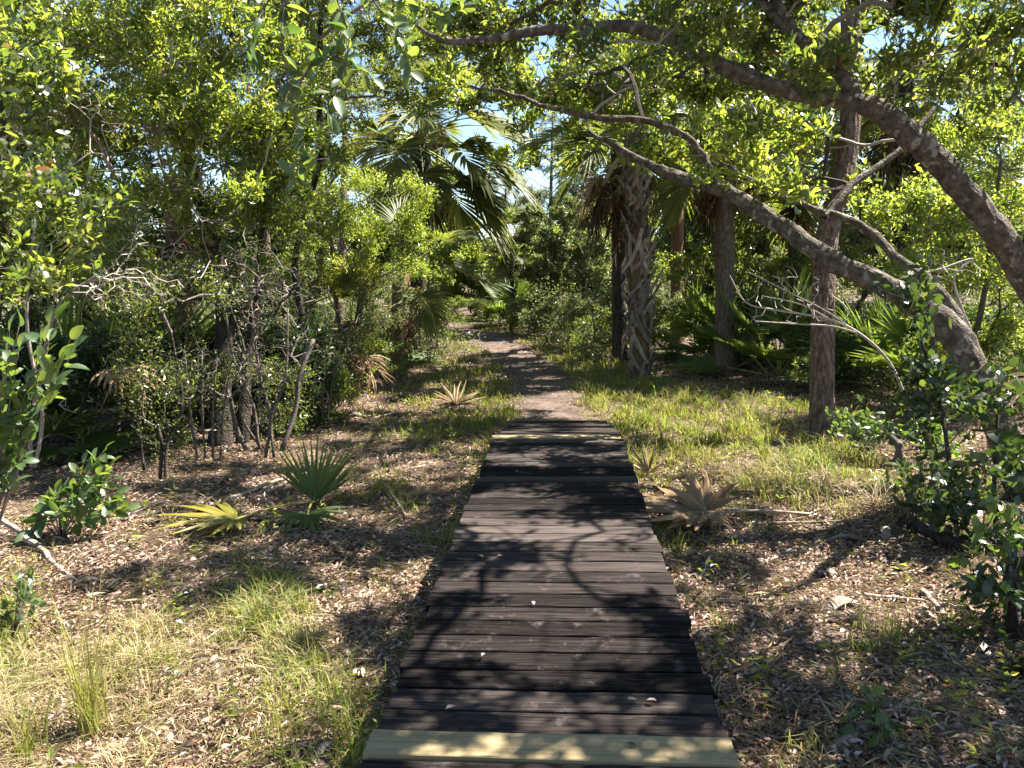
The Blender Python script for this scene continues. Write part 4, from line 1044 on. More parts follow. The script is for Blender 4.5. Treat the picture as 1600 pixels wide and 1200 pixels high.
far = [(far_a, 'low pale tree closing the view where the trail turns', 790, 478, 1.0), (far_b, 'hazy tree low behind the small dark palm', 830, 474, .75),
       (far_c, 'far tree rising behind the criss-cross palm crown', 1040, 478, 1.05), (far_b, 'far tree between the two middle palm trunks', 1100, 484, 1.1),
       (far_a, 'far bright tree right of the smooth palm trunk', 1180, 484, 1.25), (far_c, 'far tree behind the pine trunk', 1280, 484, 1.2),
       (far_b, 'far tree glimpsed above the white twigs', 1380, 484, 1.3), (far_a, 'far tree at the right edge behind everything', 1500, 484, 1.4),
       (far_c, 'far tree behind the bright yellow-green bush', 540, 484, 1.1), (far_b, 'far tree behind the leafy tree left of the sky gap', 430, 484, 1.2),
       (far_a, 'far tree glimpsed through the left thicket', 300, 484, 1.3), (far_c, 'far tree behind the dense upper left tree', 160, 484, 1.3), (far_b, 'far tree at the left edge behind everything', 20, 484, 1.4),
       (far_c, 'distant low tree in the gap under the myrtle', 890, 470, .7), (far_a, 'far bush at the left side of the bend', 690, 492, .55),
       (far_b, 'far tree behind the far bush, deep left of the bend', 600, 476, 1.0)]
for k, (src, lab, px, py, sc) in enumerate(far):
    copy_tree(src, lab, G(px, py), k * 2.1 + .7, sc, 'trees closing the far view')
for o in (far_a, far_b, far_c): o['group'] = 'trees closing the far view'
low_a = plant('shrub', 'low shrub beside the trail bend, right side', 'shrub', G(830, 522),
      [blob(830, 488, 24, 40, 26, .9), blob(870, 495, 23, 30, 22, .8)], 200, 9, .075, .026, 'leaf_mid', 'grey_bark', seed=56, tname='stem', group='low shrubs by the trail')
for k, (lab, px, py, sc) in enumerate([('low shrub left of the trail bend, under the drooping palm', 690, 512, .9), ('low shrub under the large drooping palm', 650, 545, .8), ('low shrub right of the criss-cross palm', 1050, 555, .9),
                                       ('low shrub at the end of the trail', 760, 492, .9), ('low shrub behind the thin dark palm', 945, 530, .8), ('low shrub between smooth palm and pine', 1180, 575, .5),
                                       ('low shrub right behind the pine', 1330, 600, .5), ('low shrub in the shade at far right', 1440, 625, .9), ('low shrub in front of the far left trunk', 480, 620, .8),
                                       ('low shrub at the back of the left thicket', 330, 625, 1.0), ('low shrub at far left in the shade', 80, 640, 1.0), ('low shrub in the back left of the palmettos', 200, 625, 1.0)]):
    copy_tree(low_a, lab, G(px, py), k * 1.7 + 1, sc, 'low shrubs by the trail')

# the mass of undergrowth behind, which reads as one
r = np.random.default_rng(61); m_ = MB(); m2 = MB()
for k in range(560):
    if k < 230:
        y = r.uniform(24, 48); x = r.uniform(-30, 30); hh = r.uniform(1.2, 4.0) * (1 if abs(x) > 7 else .7); w = r.uniform(.8, 1.8); L = .17
    elif k < 400:
        y = r.uniform(15, 27); x = r.choice([-1, 1]) * r.uniform(.6, 14) - .07 * y; hh = r.uniform(.6, 2.2); w = r.uniform(.5, 1.1); L = .10
    else:
        y = r.uniform(9.5, 16); x = r.choice([-1, 1]) * r.uniform(4.0, 12); hh = r.uniform(.4, 1.3); w = r.uniform(.35, .8); L = .07
    if path_dist(x, y)[0] < w + (.5 if y > 15 else 1.0) + (1.2 if x < 0 and y < 16 else 0): continue
    n = 240
    c = np.array([x, y, H(x, y)]); u = nrm(r.normal(size=(n, 3))); u[:, 2] = np.abs(u[:, 2])
    tuft = nrm(r.normal(size=(26, 3))); tuft[:, 2] = np.abs(tuft[:, 2]); tp = c + tuft * r.uniform(.35, 1, (26, 1)) * [w, w, hh]
    ti = r.integers(0, 26, n); p = tp[ti] + r.normal(0, .16 * w, (n, 3)); p[:, 2] = np.maximum(p[:, 2], c[2] + .03)
    leaf_quads(m_, p, nrm(r.normal(0, 1, (n, 3)) + [0, 0, .3]), L * r.uniform(.7, 1.3, n), L * .4, r, a=np.clip(r.uniform(0, .6) + r.random(n) * .4, 0, 1))
    for q in tp[:6]: tube(m2, spline([c, c * .5 + q * .5 + r.normal(0, .08, 3), q], 4), [.012, .01, .007, .003], 3, r.random(), cap=False)
tag(m_.build('undergrowth', M['leaf_olive']), 'mass of green undergrowth closing the forest behind', 'undergrowth', kind='stuff')
tag(m2.build('undergrowth_stems', M['grey_bark']), 'thin grey stems standing in the undergrowth behind', 'undergrowth', kind='stuff')

# tall pines far behind: needle tufts against the sky
def far_pine(label, px, gy, ty, seed, w=2.2):
    r = np.random.default_rng(seed); b = G(px, gy); d = depth_of(b); top = at(px + r.normal(0, 10), ty, d)
    t = thing('pine_tree', label, 'tree', b, 'slender pines behind')
    P = spline([b - [0, 0, .1], (b + top) / 2 + r.normal(0, .15, 3), top], 24)
    m_ = MB(); tube(m_, P, np.linspace(.16, .03, 24), 10, rough=.04); m_.build('trunk', M['pine_bark'], t, smooth=True)
    blobs = [(P[-1] + [0, 0, -.6], np.array([w * .6, w * .6, 1.0])), (P[-6], np.array([w, w, 1.0])), (P[-10], np.array([w, w, .8]))]
    sk = grow([P[12:]], sample_blobs(blobs, 90, r), r, bf=.2)
    m_ = MB(); branches(m_, sk, r, tip=.008, rmax=.05); tag(m_.build('branches', M['dark_bark'], t), kind='stuff')
    idx = np.where(sk[2] <= 1)[0]; idx = idx[idx >= sk[4]]; ii = np.repeat(idx, 60); n = len(ii)
    m_ = MB(); leaf_quads(m_, sk[0][ii] + r.normal(0, .05, (n, 3)), nrm(r.normal(0, 1, (n, 3)) + [0, 0, .2]), r.uniform(.18, .3, n), .009, r, a=r.random(n))
    tag(m_.build('crown', M['leaf_olive'], t), kind='stuff')
far_pine('slender pine with airy needles left of the sky gap', 530, 520, -120, 1)
far_pine('feathery pine behind the myrtle, right of the sky gap', 862, 492, 175, 2, 1.6)
far_pine('tall pine high over the far left trees', 420, 515, -150, 3)
far_pine('pine behind the criss-cross palm crown', 1060, 505, -40, 4)
far_pine('pine low in the sky gap above the trail', 800, 484, 250, 5, 1.4)

# ---------------------------------------------------------------- foreground leaves that can be told apart
def big_leaf(seed, L=1.0, W=.42):
    r = np.random.default_rng(seed); n = 7; V = []
    for k in range(n):
        t_ = k / (n - 1); w = W / 2 * (math.sin(math.pi * min(1, t_ * .93 + .04)) ** .75) * (1 if t_ < .99 else .05)
        z = -.22 * t_ ** 2 * L
        V += [(t_ * L, -w, z + w * .35 + r.normal(0, .006)), (t_ * L, 0, z), (t_ * L, w, z + w * .35 + r.normal(0, .006))]
    T = []
    for k in range(n - 1):
        b = k * 3; T += [(b, b + 3, b + 4), (b, b + 4, b + 1), (b + 1, b + 4, b + 5), (b + 1, b + 5, b + 2)]
    m_ = MB(); m_.add(V, T, r.uniform(0, 1)); return m_
BL = [big_leaf(s, W=.44 + .08 * (s % 3)).mesh('leaf', M['leaf_big'], smooth=True) for s in range(6)]

def sprig(t, P, r, n, L, around=.9, up=.5):
    """leaves of their own along a twig"""
    P = np.asarray(P); D = nrm(np.gradient(P, axis=0))
    for k in range(n):
        f = (k + .5) / n; i = min(len(P) - 1, int(f * (len(P) - 1) + .5))
        d = nrm(D[i] * r.uniform(.2, 1.0) + nrm(r.normal(0, 1, 3)) * around + [0, 0, up * .3])
        if k == n - 1: d = nrm(D[-1] + r.normal(0, .2, 3))
        nr = r.normal(0, .6, 3) + [0, -.35, .8]; s = nrm(np.cross(nr, d)); nn = np.cross(d, s)
        m3 = Matrix((Vector(d), Vector(s), Vector(nn))).transposed()
        inst('leaf', BL[r.integers(0, 6)], t, P[i] + d * .008, scale=L * r.uniform(.7, 1.25), mat3=m3)

def leafy(name, label, cat, base, twigs, seed, n, L, tw_r=.004, bm='grey_bark', group=None):
    r = np.random.default_rng(6000 + seed); t = thing(name, label, cat, base, group)
    for P, rr in twigs:
        m_ = MB(); tube(m_, P, rr, 6, r.random()); m_.build('twig', M[bm], t, smooth=True)
        sprig(t, P[len(P) // 3:], r, n, L)
    return t

def px_twig(rows, r0=.005, r1=.0015):
    P = spline(np.array([at(*q) for q in rows]), 12); return P, np.linspace(r0, r1, 12)

# branch hanging into the top left from a tree standing left of the camera
lb = np.array([-3.3, 1.6, 0.]); lb[2] = H(lb[0], lb[1])
r_ = np.random.default_rng(44)
t = thing('oak_tree', 'near tree whose big-leaved glossy branch hangs into the top left of the picture', 'tree', lb)
trunk = spline([lb - [0, 0, .1], lb + [.1, .1, 1.6], lb + [.3, .3, 3.2], lb + [.5, .5, 5.0]], 24)
m_ = MB(); tube(m_, trunk, np.linspace(.11, .05, 24), 12, rough=.05); m_.build('trunk', M['oak_bark'], t, smooth=True)
tip0 = at(500, -110, 3.3)
limb = spline([trunk[17], trunk[17] * .5 + tip0 * .5 + [0, 0, .35], tip0, at(560, -20, 3.4)], 26)
m_ = MB(); tube(m_, limb, np.linspace(.04, .008, 26), 8); m_.build('limb', M['oak_bark'], t, smooth=True)
for rows, n, L in [(((470, -110, 3.2), (450, -20, 3.15), (440, 60, 3.1), (455, 150, 3.1), (470, 235, 3.1), (462, 275, 3.1)), 34, .078),
                   (((500, -100, 3.3), (520, -20, 3.2), (545, 60, 3.15), (530, 130, 3.1), (500, 200, 3.1)), 34, .078),
                   (((540, -60, 3.35), (590, 10, 3.3), (630, 60, 3.3), (640, 110, 3.3)), 32, .078),
                   (((450, -60, 3.2), (420, 0, 3.15), (400, 40, 3.1), (395, 90, 3.1)), 24, .074),
                   (((560, -30, 3.4), (610, -10, 3.4), (680, 20, 3.4), (720, 10, 3.4)), 30, .074),
                   (((455, 150, 3.1), (490, 100, 3.15), (530, 90, 3.2), (580, 120, 3.2)), 30, .074)]:
    P, rr = px_twig(rows); m_ = MB(); tube(m_, P, rr, 6); m_.build('twig', M['grey_bark'], t, smooth=True)
    sprig(t, P[2:], r_, n, L)
# this tree's crown stays above the frame
sk = grow([trunk[14:]], sample_blobs([(lb + [.4, .3, 5.0], np.array([1.1, 1.1, .8]))], 120, r_), r_)
m_ = MB(); branches(m_, sk, r_, tip=.004); tag(m_.build('branches', M['grey_bark'], t), kind='stuff')
m_ = MB(); leaves(m_, sk, r_, 8, .075, .034, six=True); tag(m_.build('crown', M['leaf_big'], t), kind='stuff')

def bush_twigs(base, targets, r, r0=.006):
    out = []
    for tg in targets:
        tg = np.asarray(tg, float); mid = base * .45 + tg * .55 + [0, 0, .06] + r.normal(0, .03, 3)
        out.append((spline([base, mid, tg], 12), np.linspace(r0, .0015, 12)))
    return out
r_ = np.random.default_rng(45)
b = G(-30, 900)
leafy('shrub', 'glossy large-leaved sprig reaching in at the left edge', 'shrub', b,
      bush_twigs(b, [at(x, y, 4.6 + r_.normal(0, .15)) for x, y in ((30, 510), (75, 505), (110, 530), (60, 560), (20, 560), (90, 500), (10, 620), (40, 600), (115, 545), (15, 520), (50, 590), (70, 535), (30, 545), (100, 555), (5, 580))], r_), 1, 13, .115)
b = G(95, 842)
leafy('shrub', 'bright green leafy shrub on the litter at the left', 'shrub', b,
      bush_twigs(b, [at(x, y, depth_of(b) + r_.normal(0, .15)) for x, y in ((165, 700), (150, 740), (180, 770), (120, 760), (195, 795), (100, 800), (60, 800), (45, 830), (140, 800), (170, 730), (110, 780), (75, 785), (155, 765), (130, 725), (175, 750), (185, 785), (90, 770))], r_), 2, 14, .105)
b = G(20, 1000)
leafy('shrub', 'small bluish-green seedling in the left foreground grass', 'shrub', b,
      bush_twigs(b, [at(x, y, depth_of(b) + r_.normal(0, .08)) for x, y in ((20, 900), (45, 920), (60, 945), (10, 950), (35, 935), (25, 970), (50, 900))], r_, .004), 3, 9, .06)
b = G(1585, 960)
leafy('vine', 'hanging vine with broad soft green leaves at the right edge', 'vine', b,
      [px_twig(rows) for rows in (((1610, 730, 4.3), (1570, 770, 4.3), (1545, 820, 4.3), (1530, 850, 4.3)), ((1610, 790, 4.3), (1575, 830, 4.3), (1560, 870, 4.3), (1555, 910, 4.3)), ((1600, 840, 4.3), (1520, 860, 4.3), (1500, 870, 4.3)), ((1600, 960, 4.2), (1585, 900, 4.2), (1580, 820, 4.3)))], 4, 9, .095)
b = G(1420, 790)
leafy('shrub', 'small leafy sprig catching the light right of the pine grass', 'shrub', b,
      bush_twigs(b, [at(x, y, depth_of(b) + r_.normal(0, .06)) for x, y in ((1395, 725), (1415, 735), (1440, 730), (1425, 755), (1455, 750))], r_, .004), 5, 9, .07)
b = at(1245, 250, 4.6)
t = leafy('leaf_sprig', 'pair of green leaves dangling on a vine in front of the low oak limb', 'vine', at(1240, 350, 6.9),
      [px_twig(((1270, 225, 6.8), (1255, 290, 6.8), (1240, 345, 6.8)), .004)], 6, 6, .12)
b = G(1360, 1150)
leafy('seedling', 'broad-leaved seedling in the shaded litter at lower right', 'seedling', b,
      bush_twigs(b, [at(x, y, depth_of(b)) for x, y in ((1340, 1115), (1375, 1110), (1360, 1095), (1395, 1130), (1325, 1135))], r_, .003), 7, 5, .07)
b = G(1385, 1180)
leafy('seedling', 'lit yellow-green seedling at the bottom right of the boardwalk', 'seedling', b,
      bush_twigs(b, [at(x, y, depth_of(b)) for x, y in ((1370, 1165), (1400, 1160), (1385, 1150))], r_, .003), 8, 4, .06)

# ---------------------------------------------------------------- sticks, bark and logs on the ground
def stick(name, label, rows, r0, r1, mat, seed, cat='stick', group=None, flat=1.0, lift=.02):
    r = np.random.default_rng(seed)
    P = np.array([G(px, py, lift + (z if z else 0)) for px, py, z in rows])
    Q = spline(P, max(8, len(P) * 5)); Q += r.normal(0, r0 * .22, Q.shape)
    m_ = MB(); tube(m_, Q, np.linspace(r0, r1, len(Q)) * (1 + r.normal(0, .07, len(Q))), 8, rough=.06)
    o = m_.build(name, M[mat], origin=P[0], smooth=False)
    return tag(o, label, cat, group)
GS = 'sticks on the ground'
stick('stick', 'thick pale stick slanting down from the left edge', [(-20, 825, .12), (40, 855, .08), (95, 893, 0)], .024, .018, 'stick', 1, group=GS)
stick('stick', 'thin broken end lying beyond the thick left stick', [(98, 895, 0), (125, 915, 0), (145, 938, 0)], .009, .005, 'stick', 2, group=GS)
stick('stick', 'thin straight stick pointing up right below the yellow frond', [(170, 920, 0), (215, 888, 0), (270, 852, .02)], .008, .005, 'stick', 3, group=GS)
stick('palm_stalk', 'long bleached palm stalk lying left of the upright palmetto fan', [(300, 803, 0), (360, 782, 0), (430, 758, .02), (478, 745, .02)], .018, .016, 'petiole_dead', 4, 'palm stalk', group=GS)
stick('palm_stalk', 'short bright palm stalk end beside the palmetto', [(418, 774, .01), (440, 764, .02), (462, 750, .03)], .016, .015, 'petiole_dead', 5, 'palm stalk', group=GS)
stick('stick', 'grey stick behind the bleached palm stalk', [(165, 818, 0), (240, 806, 0), (310, 790, 0), (340, 775, 0)], .014, .010, 'stick', 6, group=GS)
stick('stick', 'dark shaded stick leading out of the left thicket', [(200, 830, 0), (255, 820, .02), (330, 800, 0)], .016, .012, 'dark_bark', 7, group=GS)
stick('stick', 'pale split stick on the litter right of the palmetto', [(598, 758, .02), (618, 785, .01), (636, 812, 0)], .012, .010, 'petiole_dead', 8, group=GS)
stick('stick', 'dark twig beside the drooping green fan', [(508, 850, .02), (530, 868, 0), (548, 892, 0)], .010, .006, 'dark_bark', 9, group=GS)
stick('palm_stalk', 'straight bleached stalk on the ground right of the tan dead fan', [(1130, 808, .05), (1200, 810, .04), (1262, 812, .02)], .014, .012, 'petiole_dead', 10, 'palm stalk', group=GS)
stick('stick', 'second stalk just below the straight bleached one', [(1160, 824, .01), (1240, 822, .01), (1330, 818, 0)], .012, .010, 'stick', 11, group=GS)
stick('log', 'dark rotten log under the right shrubs', [(1405, 830, .06), (1450, 845, .05), (1510, 870, .04)], .05, .035, 'dark_bark', 12, 'log')
stick('branch', 'crooked dead branch rising from the right litter', [(1402, 895, 0), (1408, 850, .06), (1440, 815, .12), (1480, 785, .2)], .014, .010, 'dark_bark', 13, 'branch')
stick('stick', 'pale stick leaning in the lower right litter', [(1440, 925, 0), (1475, 965, 0), (1510, 1000, 0)], .018, .013, 'stick', 14, group=GS)
stick('stick', 'long grey stick lying across the lower right shade', [(1300, 1180, 0), (1370, 1130, 0), (1440, 1090, 0)], .018, .014, 'stick', 15, group=GS)
stick('stick', 'flat grey stick along the right litter below the dead fan', [(1350, 935, 0), (1430, 942, 0), (1500, 955, 0)], .015, .012, 'stick', 16, group=GS)
stick('stick', 'small white stick stub close to the right deck edge', [(1092, 912, 0), (1100, 895, .01), (1108, 878, .02)], .012, .008, 'petiole_dead', 17, group=GS)
stick('stick', 'whitish twig in the middle of the right litter', [(1435, 898, 0), (1455, 888, .01), (1465, 878, .02)], .007, .005, 'petiole_dead', 18, group=GS)
stick('stick', 'small curved twig in the left foreground grass', [(420, 968, .04), (430, 985, .03), (440, 1000, 0)], .010, .006, 'stick', 19, group=GS)
stick('stick', 'bent grey twig in the shaded left foreground', [(430, 1040, 0), (445, 1065, .02), (455, 1085, 0)], .007, .006, 'stick', 20, group=GS)
stick('branch', 'dead fallen limb across the dark ground of the left thicket', [(60, 760, .05), (120, 740, .08), (190, 720, .1), (260, 690, .15)], .02, .012, 'grey_bark', 21, 'branch')
stick('stick', 'thin stick near the curled grey fan left of the ramp', [(660, 600, 0), (700, 596, .02), (745, 598, 0)], .014, .010, 'petiole_dead', 22, group=GS)
stick('stick', 'bleached stick in the lit litter below the short shaggy palm', [(585, 655, 0), (615, 650, .02), (640, 648, 0)], .016, .012, 'petiole_dead', 23, group=GS)
stick('stick', 'stick among the dead stuff behind the right grass', [(1060, 560, .05), (1120, 566, .05), (1180, 560, .1)], .03, .02, 'stick', 24, group=GS)
stick('stick', 'slanting stick behind the smooth palm on the dark ground', [(1120, 585, 0), (1170, 575, .1), (1230, 560, .2)], .025, .015, 'stick', 25, group=GS)

def bark_piece(label, px, py, L, W, az, seed, mat='stick', name='bark_piece', group='bark and leaf-base pieces on the litter'):
    r = np.random.default_rng(seed); c = G(px, py, .012); n, k = 7, 5; V = []
    ax = np.array([math.cos(az), math.sin(az), 0]); sv = np.array([-ax[1], ax[0], 0])
    for lay in (0, 1):
        for i in range(n):
            f = i / (n - 1) - .5
            for j in range(k):
                g = j / (k - 1) - .5
                w = W * (1 - .9 * abs(f) ** 2.2) * (1 + .1 * math.sin(i * 2 + seed))
                p = c + ax * f * L + sv * (g * w + .12 * W * math.sin(f * 4 + seed)); z = .45 * W * (.25 - g * g) * 2 + .03 * math.sin(f * 5 + seed)
                p[2] = H(p[0], p[1]) + .012 + z + (.006 if lay else 0) + r.normal(0, .002); V.append(p)
    T = []
    for lay in (0, 1):
        o = lay * n * k
        for i in range(n - 1):
            for j in range(k - 1):
                a = o + i * k + j; q1, q2 = (a, a + 1, a + k + 1), (a, a + k + 1, a + k)
                T += [q1, q2] if not lay else [q1[::-1], q2[::-1]]
    m_ = MB(); m_.add(V, T); o = m_.build(name, M[mat], origin=c); return tag(o, label, 'bark', group)
bark_piece('broad flake of bark in the lower right litter, edge catching light', 1310, 950, .30, .09, .5, 1)
bark_piece('long pale bark strip in the right litter below the bleached stalks', 1320, 846, .34, .05, .1, 2)
bark_piece('stubby pale wood chunk in the right litter', 1290, 898, .16, .06, 2.1, 3)
bark_piece('upright bark chip at the right of the tan dead fan', 1278, 810, .2, .06, 1.9, 4, 'dark_bark')
bark_piece('curled bark piece at the bottom left corner foreground', 245, 1180, .16, .06, 1.2, 5)
bark_piece('second curled bark piece at the bottom left, darker', 275, 1185, .14, .05, .5, 6, 'dark_bark')
bark_piece('grey flat bark chip in the left foreground shade', 478, 1082, .12, .05, .3, 7)
bark_piece('long dry bark strip on the left litter under the thin straight stick', 135, 915, .28, .04, .5, 8)
bark_piece('bark curl in the lit litter by the ramp, left', 560, 650, .35, .09, .2, 9)
bark_piece('bark curl behind the first one, left of the ramp', 600, 640, .3, .08, -.4, 10)
bark_piece('dark bark curl in the shade left of the ramp', 640, 622, .4, .1, .3, 11, 'dark_bark')
bark_piece('long flat bark piece low in the right shade', 1210, 868, .3, .05, -.2, 12)
bark_piece('pale bark piece in the bottom left grass', 500, 1185, .15, .04, 1.0, 13)
bark_piece('dry boot on the right litter near the crooked branch', 1385, 835, .24, .07, 1.2, 14)

# yellow flower in the right grass
b = G(1220, 655); t = thing('dandelion', 'single yellow flower standing in the shaded right grass', 'flower', b)
top = at(1220, 622, depth_of(b))
m_ = MB(); tube(m_, [b, (b + top) / 2 + [.01, 0, 0], top], .004, 5); m_.build('stem', M['petiole'], t)
for k in range(14):
    a = k * 2 * math.pi / 14; e = np.array([math.cos(a), math.sin(a), .25]); s = np.array([-e[1], e[0], 0])
    m_ = MB(); m_.add([top, top + e * .03 - s * .009, top + e * .05, top + e * .03 + s * .009], [(0, 1, 2), (0, 2, 3)]); m_.build('petal', M['flower'], t)

# ---------------------------------------------------------------- ground cover
def on_deck(x, y):
    return (np.abs(x - DX) < DW / 2 + .01) & (y > 1.3) & (y < RAMP_Y + RAMP_L - .05)

def scatter(n, r, ymin=2.2, ymax=14, half=.95):
    """points on the ground, denser near the viewer, over the wedge in view and a margin"""
    y = ymin * (ymax / ymin) ** r.random(n)
    x = r.uniform(-half, half, n) * (y + .8) - .05 * y
    return x, y

def fnoise(x, y, s=1.0, o=0.0):
    return (np.sin(x * 1.7 * s + o) * np.sin(y * 1.3 * s + 1.1 + o) + .6 * np.sin(x * 3.9 * s + y * 2.1 * s + o * 2) + .4 * np.sin(x * 7.3 * s - y * 6.1 * s + 3 + o)) / 2

def smoothstep(a, b, x):
    t = np.clip((x - a) / (b - a), 0, 1); return t * t * (3 - 2 * t)

# fallen leaves
r = np.random.default_rng(71)
x, y = scatter(340000, r, 2.3, 22)
keep = ~on_deck(x, y) & (r.random(len(x)) < .12 + .88 * smoothstep(.15, .6, path_dist(x, y) + .2 * fnoise(x, y, 2.5, 4)))
dens = .35 + .65 * smoothstep(-.4, .3, fnoise(x, y, .9, 2) + .5 * fnoise(x, y, 4.1, 1))
keep &= r.random(len(x)) < dens
x, y = x[keep], y[keep]; n = len(x)
az = r.uniform(0, 2 * math.pi, n); el = r.normal(.05, .28, n)
dr = np.stack([np.cos(az) * np.cos(el), np.sin(az) * np.cos(el), np.sin(el)], -1)
pos = np.stack([x, y, H(x, y) + r.uniform(.004, .03, n)], -1)
L = r.uniform(.014, .04, n) * (1 + .06 * y); W = L * r.uniform(.25, .5, n)
a = np.clip(.44 + .24 * r.normal(0, 1, n) + .16 * fnoise(x, y, 1.3, 5) + .1 * fnoise(x, y, 5.3, 2), 0, .93); a[r.random(n) < .06] = 1.0; L[r.random(n) < .025] *= 2.0
m_ = MB(); leaf_quads(m_, pos, dr, L, W, r, up=2.2, a=a, curl=.1)
x, y = scatter(11000, r, 2.4, 9); k_ = ~on_deck(x, y); x, y = x[k_], y[k_]; n = len(x); az = r.uniform(0, 6.283, n); el = r.normal(.15, .3, n)
leaf_quads(m_, np.stack([x, y, H(x, y) + r.uniform(.012, .035, n)], -1), np.stack([np.cos(az) * np.cos(el), np.sin(az) * np.cos(el), np.sin(el)], -1), r.uniform(.03, .065, n), r.uniform(.012, .026, n), r, up=1.6, six=True, a=np.clip(r.normal(.36, .22, n), 0, 1), curl=.35)
tag(m_.build('leaf_litter', M['litter']), 'dry brown fallen oak leaves covering the ground', 'leaf litter', kind='stuff')
# pine needles, straw
r = np.random.default_rng(72)
x, y = scatter(70000, r, 2.3, 14)
k_ = ~on_deck(x, y) & (r.random(len(x)) < .2 + smoothstep(.2, .8, path_dist(x, y))); x, y = x[k_], y[k_]; n = len(x)
az = r.uniform(0, 2 * math.pi, n); el = r.normal(.1, .25, n)
dr = np.stack([np.cos(az) * np.cos(el), np.sin(az) * np.cos(el), np.sin(el)], -1)
m_ = MB(); leaf_quads(m_, np.stack([x, y, H(x, y) + r.uniform(.008, .035, n)], -1), dr, r.uniform(.05, .16, n), r.uniform(.0013, .003, n), r, up=2, a=r.random(n))
tag(m_.build('straw', M['dry_grass']), 'dry straw and pine needles strewn over the litter', 'straw', kind='stuff')
# loose twigs
r = np.random.default_rng(73); m_ = MB()
x, y = scatter(420, r, 2.6, 13)
for px_, py_ in zip(x, y):
    if on_deck(px_, py_) or path_dist(px_, py_)[0] < .6: continue
    az = r.uniform(0, 6.28); Lk = r.uniform(.08, .4)
    P = np.array([[px_ + math.cos(az) * Lk * f + r.normal(0, .008), py_ + math.sin(az) * Lk * f + r.normal(0, .008), 0] for f in (0, .3, .65, 1)]); P[:, 2] = H(P[:, 0], P[:, 1]) + .015 + r.uniform(0, .02)
    tube(m_, P, np.linspace(1, .6, 4) * r.uniform(.0025, .006), 4, r.random())
tag(m_.build('twig_litter', M['dead_twig']), 'small broken twigs scattered over the litter', 'twigs', kind='stuff')

def grass(name, label, n, dens, hgt, mat, seed, ymin=2.3, ymax=16, lean=.35, wid=.0035, tuft=5, half=.95, ab=(.5, .3)):
    r = np.random.default_rng(seed)
    x, y = scatter(n // tuft, r, ymin, ymax, half)
    d_ = dens(x, y); k_ = (~on_deck(x, y)) & (r.random(len(x)) < d_); x, y, d_ = x[k_], y[k_], d_[k_]
    x = np.repeat(x, tuft) + r.normal(0, .025, len(x) * tuft); y = np.repeat(y, tuft) + r.normal(0, .025, len(y) * tuft); dd = np.repeat(d_, tuft)
    k_ = ~on_deck(x, y); x, y, dd = x[k_], y[k_], dd[k_]
    n = len(x); h_ = hgt * r.uniform(.3, 1.3, n) * (.45 + .55 * dd) * (.45 + 1.3 * smoothstep(-.35, .5, fnoise(x, y, 1.9, 8))); az = r.uniform(0, 6.283, n); ln = np.abs(r.normal(lean, .3, n))
    dx, dy = np.cos(az) * ln, np.sin(az) * ln
    sx, sy = -np.sin(az + r.normal(0, .8, n)), np.cos(az); w = wid * r.uniform(.7, 1.5, n) * (1 + y * .07)
    b = np.stack([x, y, H(x, y) - .005], -1)
    S = np.stack([sx * w, sy * w, 0 * w], -1)
    p1 = b + np.stack([dx * h_ * .3, dy * h_ * .3, h_ * .55], -1); p2 = b + np.stack([dx * h_, dy * h_, h_ * (.95 - .35 * ln)], -1)
    V = np.stack([b - S, b + S, p1 - S * .8, p1 + S * .8, p2], 1).reshape(-1, 3)
    i = np.arange(n)[:, None] * 5
    T = np.concatenate([i + np.array([q]) for q in ((0, 1, 3), (0, 3, 2), (2, 3, 4))])
    a = np.clip(r.normal(ab[0], ab[1], n) + .25 * fnoise(x, y, 1.1, 9), 0, 1)
    m_ = MB(); m_.add(V, T, np.tile(a, 3)); return tag(m_.build(name, M[mat]), label, 'grass', kind='stuff')

def bump2(x, y, px, py, rx, ry):
    c = G(px, py); return np.exp(-(((x - c[0]) / rx) ** 2 + ((y - c[1]) / ry) ** 2))
def dens_green(x, y):
    d_ = 1.1 * bump2(x, y, 1090, 700, .9, 1.7) + .9 * bump2(x, y, 1010, 650, 1.0, 1.8) + .75 * bump2(x, y, 1240, 720, 1.0, 1.2) + .8 * bump2(x, y, 1120, 640, 1.8, 1.5)
    d_ += .75 * bump2(x, y, 700, 665, .8, 1.2) + .9 * bump2(x, y, 645, 560, 1.0, 3.0) + .7 * bump2(x, y, 700, 600, .8, 2.0) + .5 * bump2(x, y, 1350, 750, .8, .9) + .9 * bump2(x, y, 935, 565, 1.5, 5) + .7 * bump2(x, y, 960, 600, 1.0, 2) + .6 * bump2(x, y, 760, 640, .4, 2.0)
    d_ += .35 * bump2(x, y, 620, 770, .5, .7) + .26 * bump2(x, y, 330, 1000, 1.5, .8) * (fnoise(x, y, 5.2, 2) > -.1) + .22 * bump2(x, y, 480, 1120, .8, .6) * (fnoise(x, y, 5.6, 6) > -.1)
    d_ += .35 * bump2(x, y, 300, 1100, .7, .6) * (fnoise(x, y, 2.2, 3) > 0) + .3 * bump2(x, y, 500, 960, .8, .6) * (fnoise(x, y, 2.6, 1) > .05)
    d_ += .10 * (fnoise(x, y, 2.4, 7) > .35) + .5 * np.exp(-((np.abs(x - DX) - .72) / .22) ** 2) * smoothstep(3.5, 6.5, y) * (y < 11) + .3 * bump2(x, y, 120, 1000, 1.2, .7) * (fnoise(x, y, 4.2, 11) > -.2)
    return np.clip(d_, 0, 1) * (.3 + .7 * smoothstep(-.3, .25, fnoise(x, y, 2.1, 8))) * smoothstep(.22, .6, path_dist(x, y) + .15 * fnoise(x, y, 3))
grass('grass', 'short yellow-green grass growing beside the boardwalk and trail', 560000, dens_green, .175, 'grass', 81, ymin=2.6, ymax=24, lean=.65, wid=.0024, ab=(.5, .27))
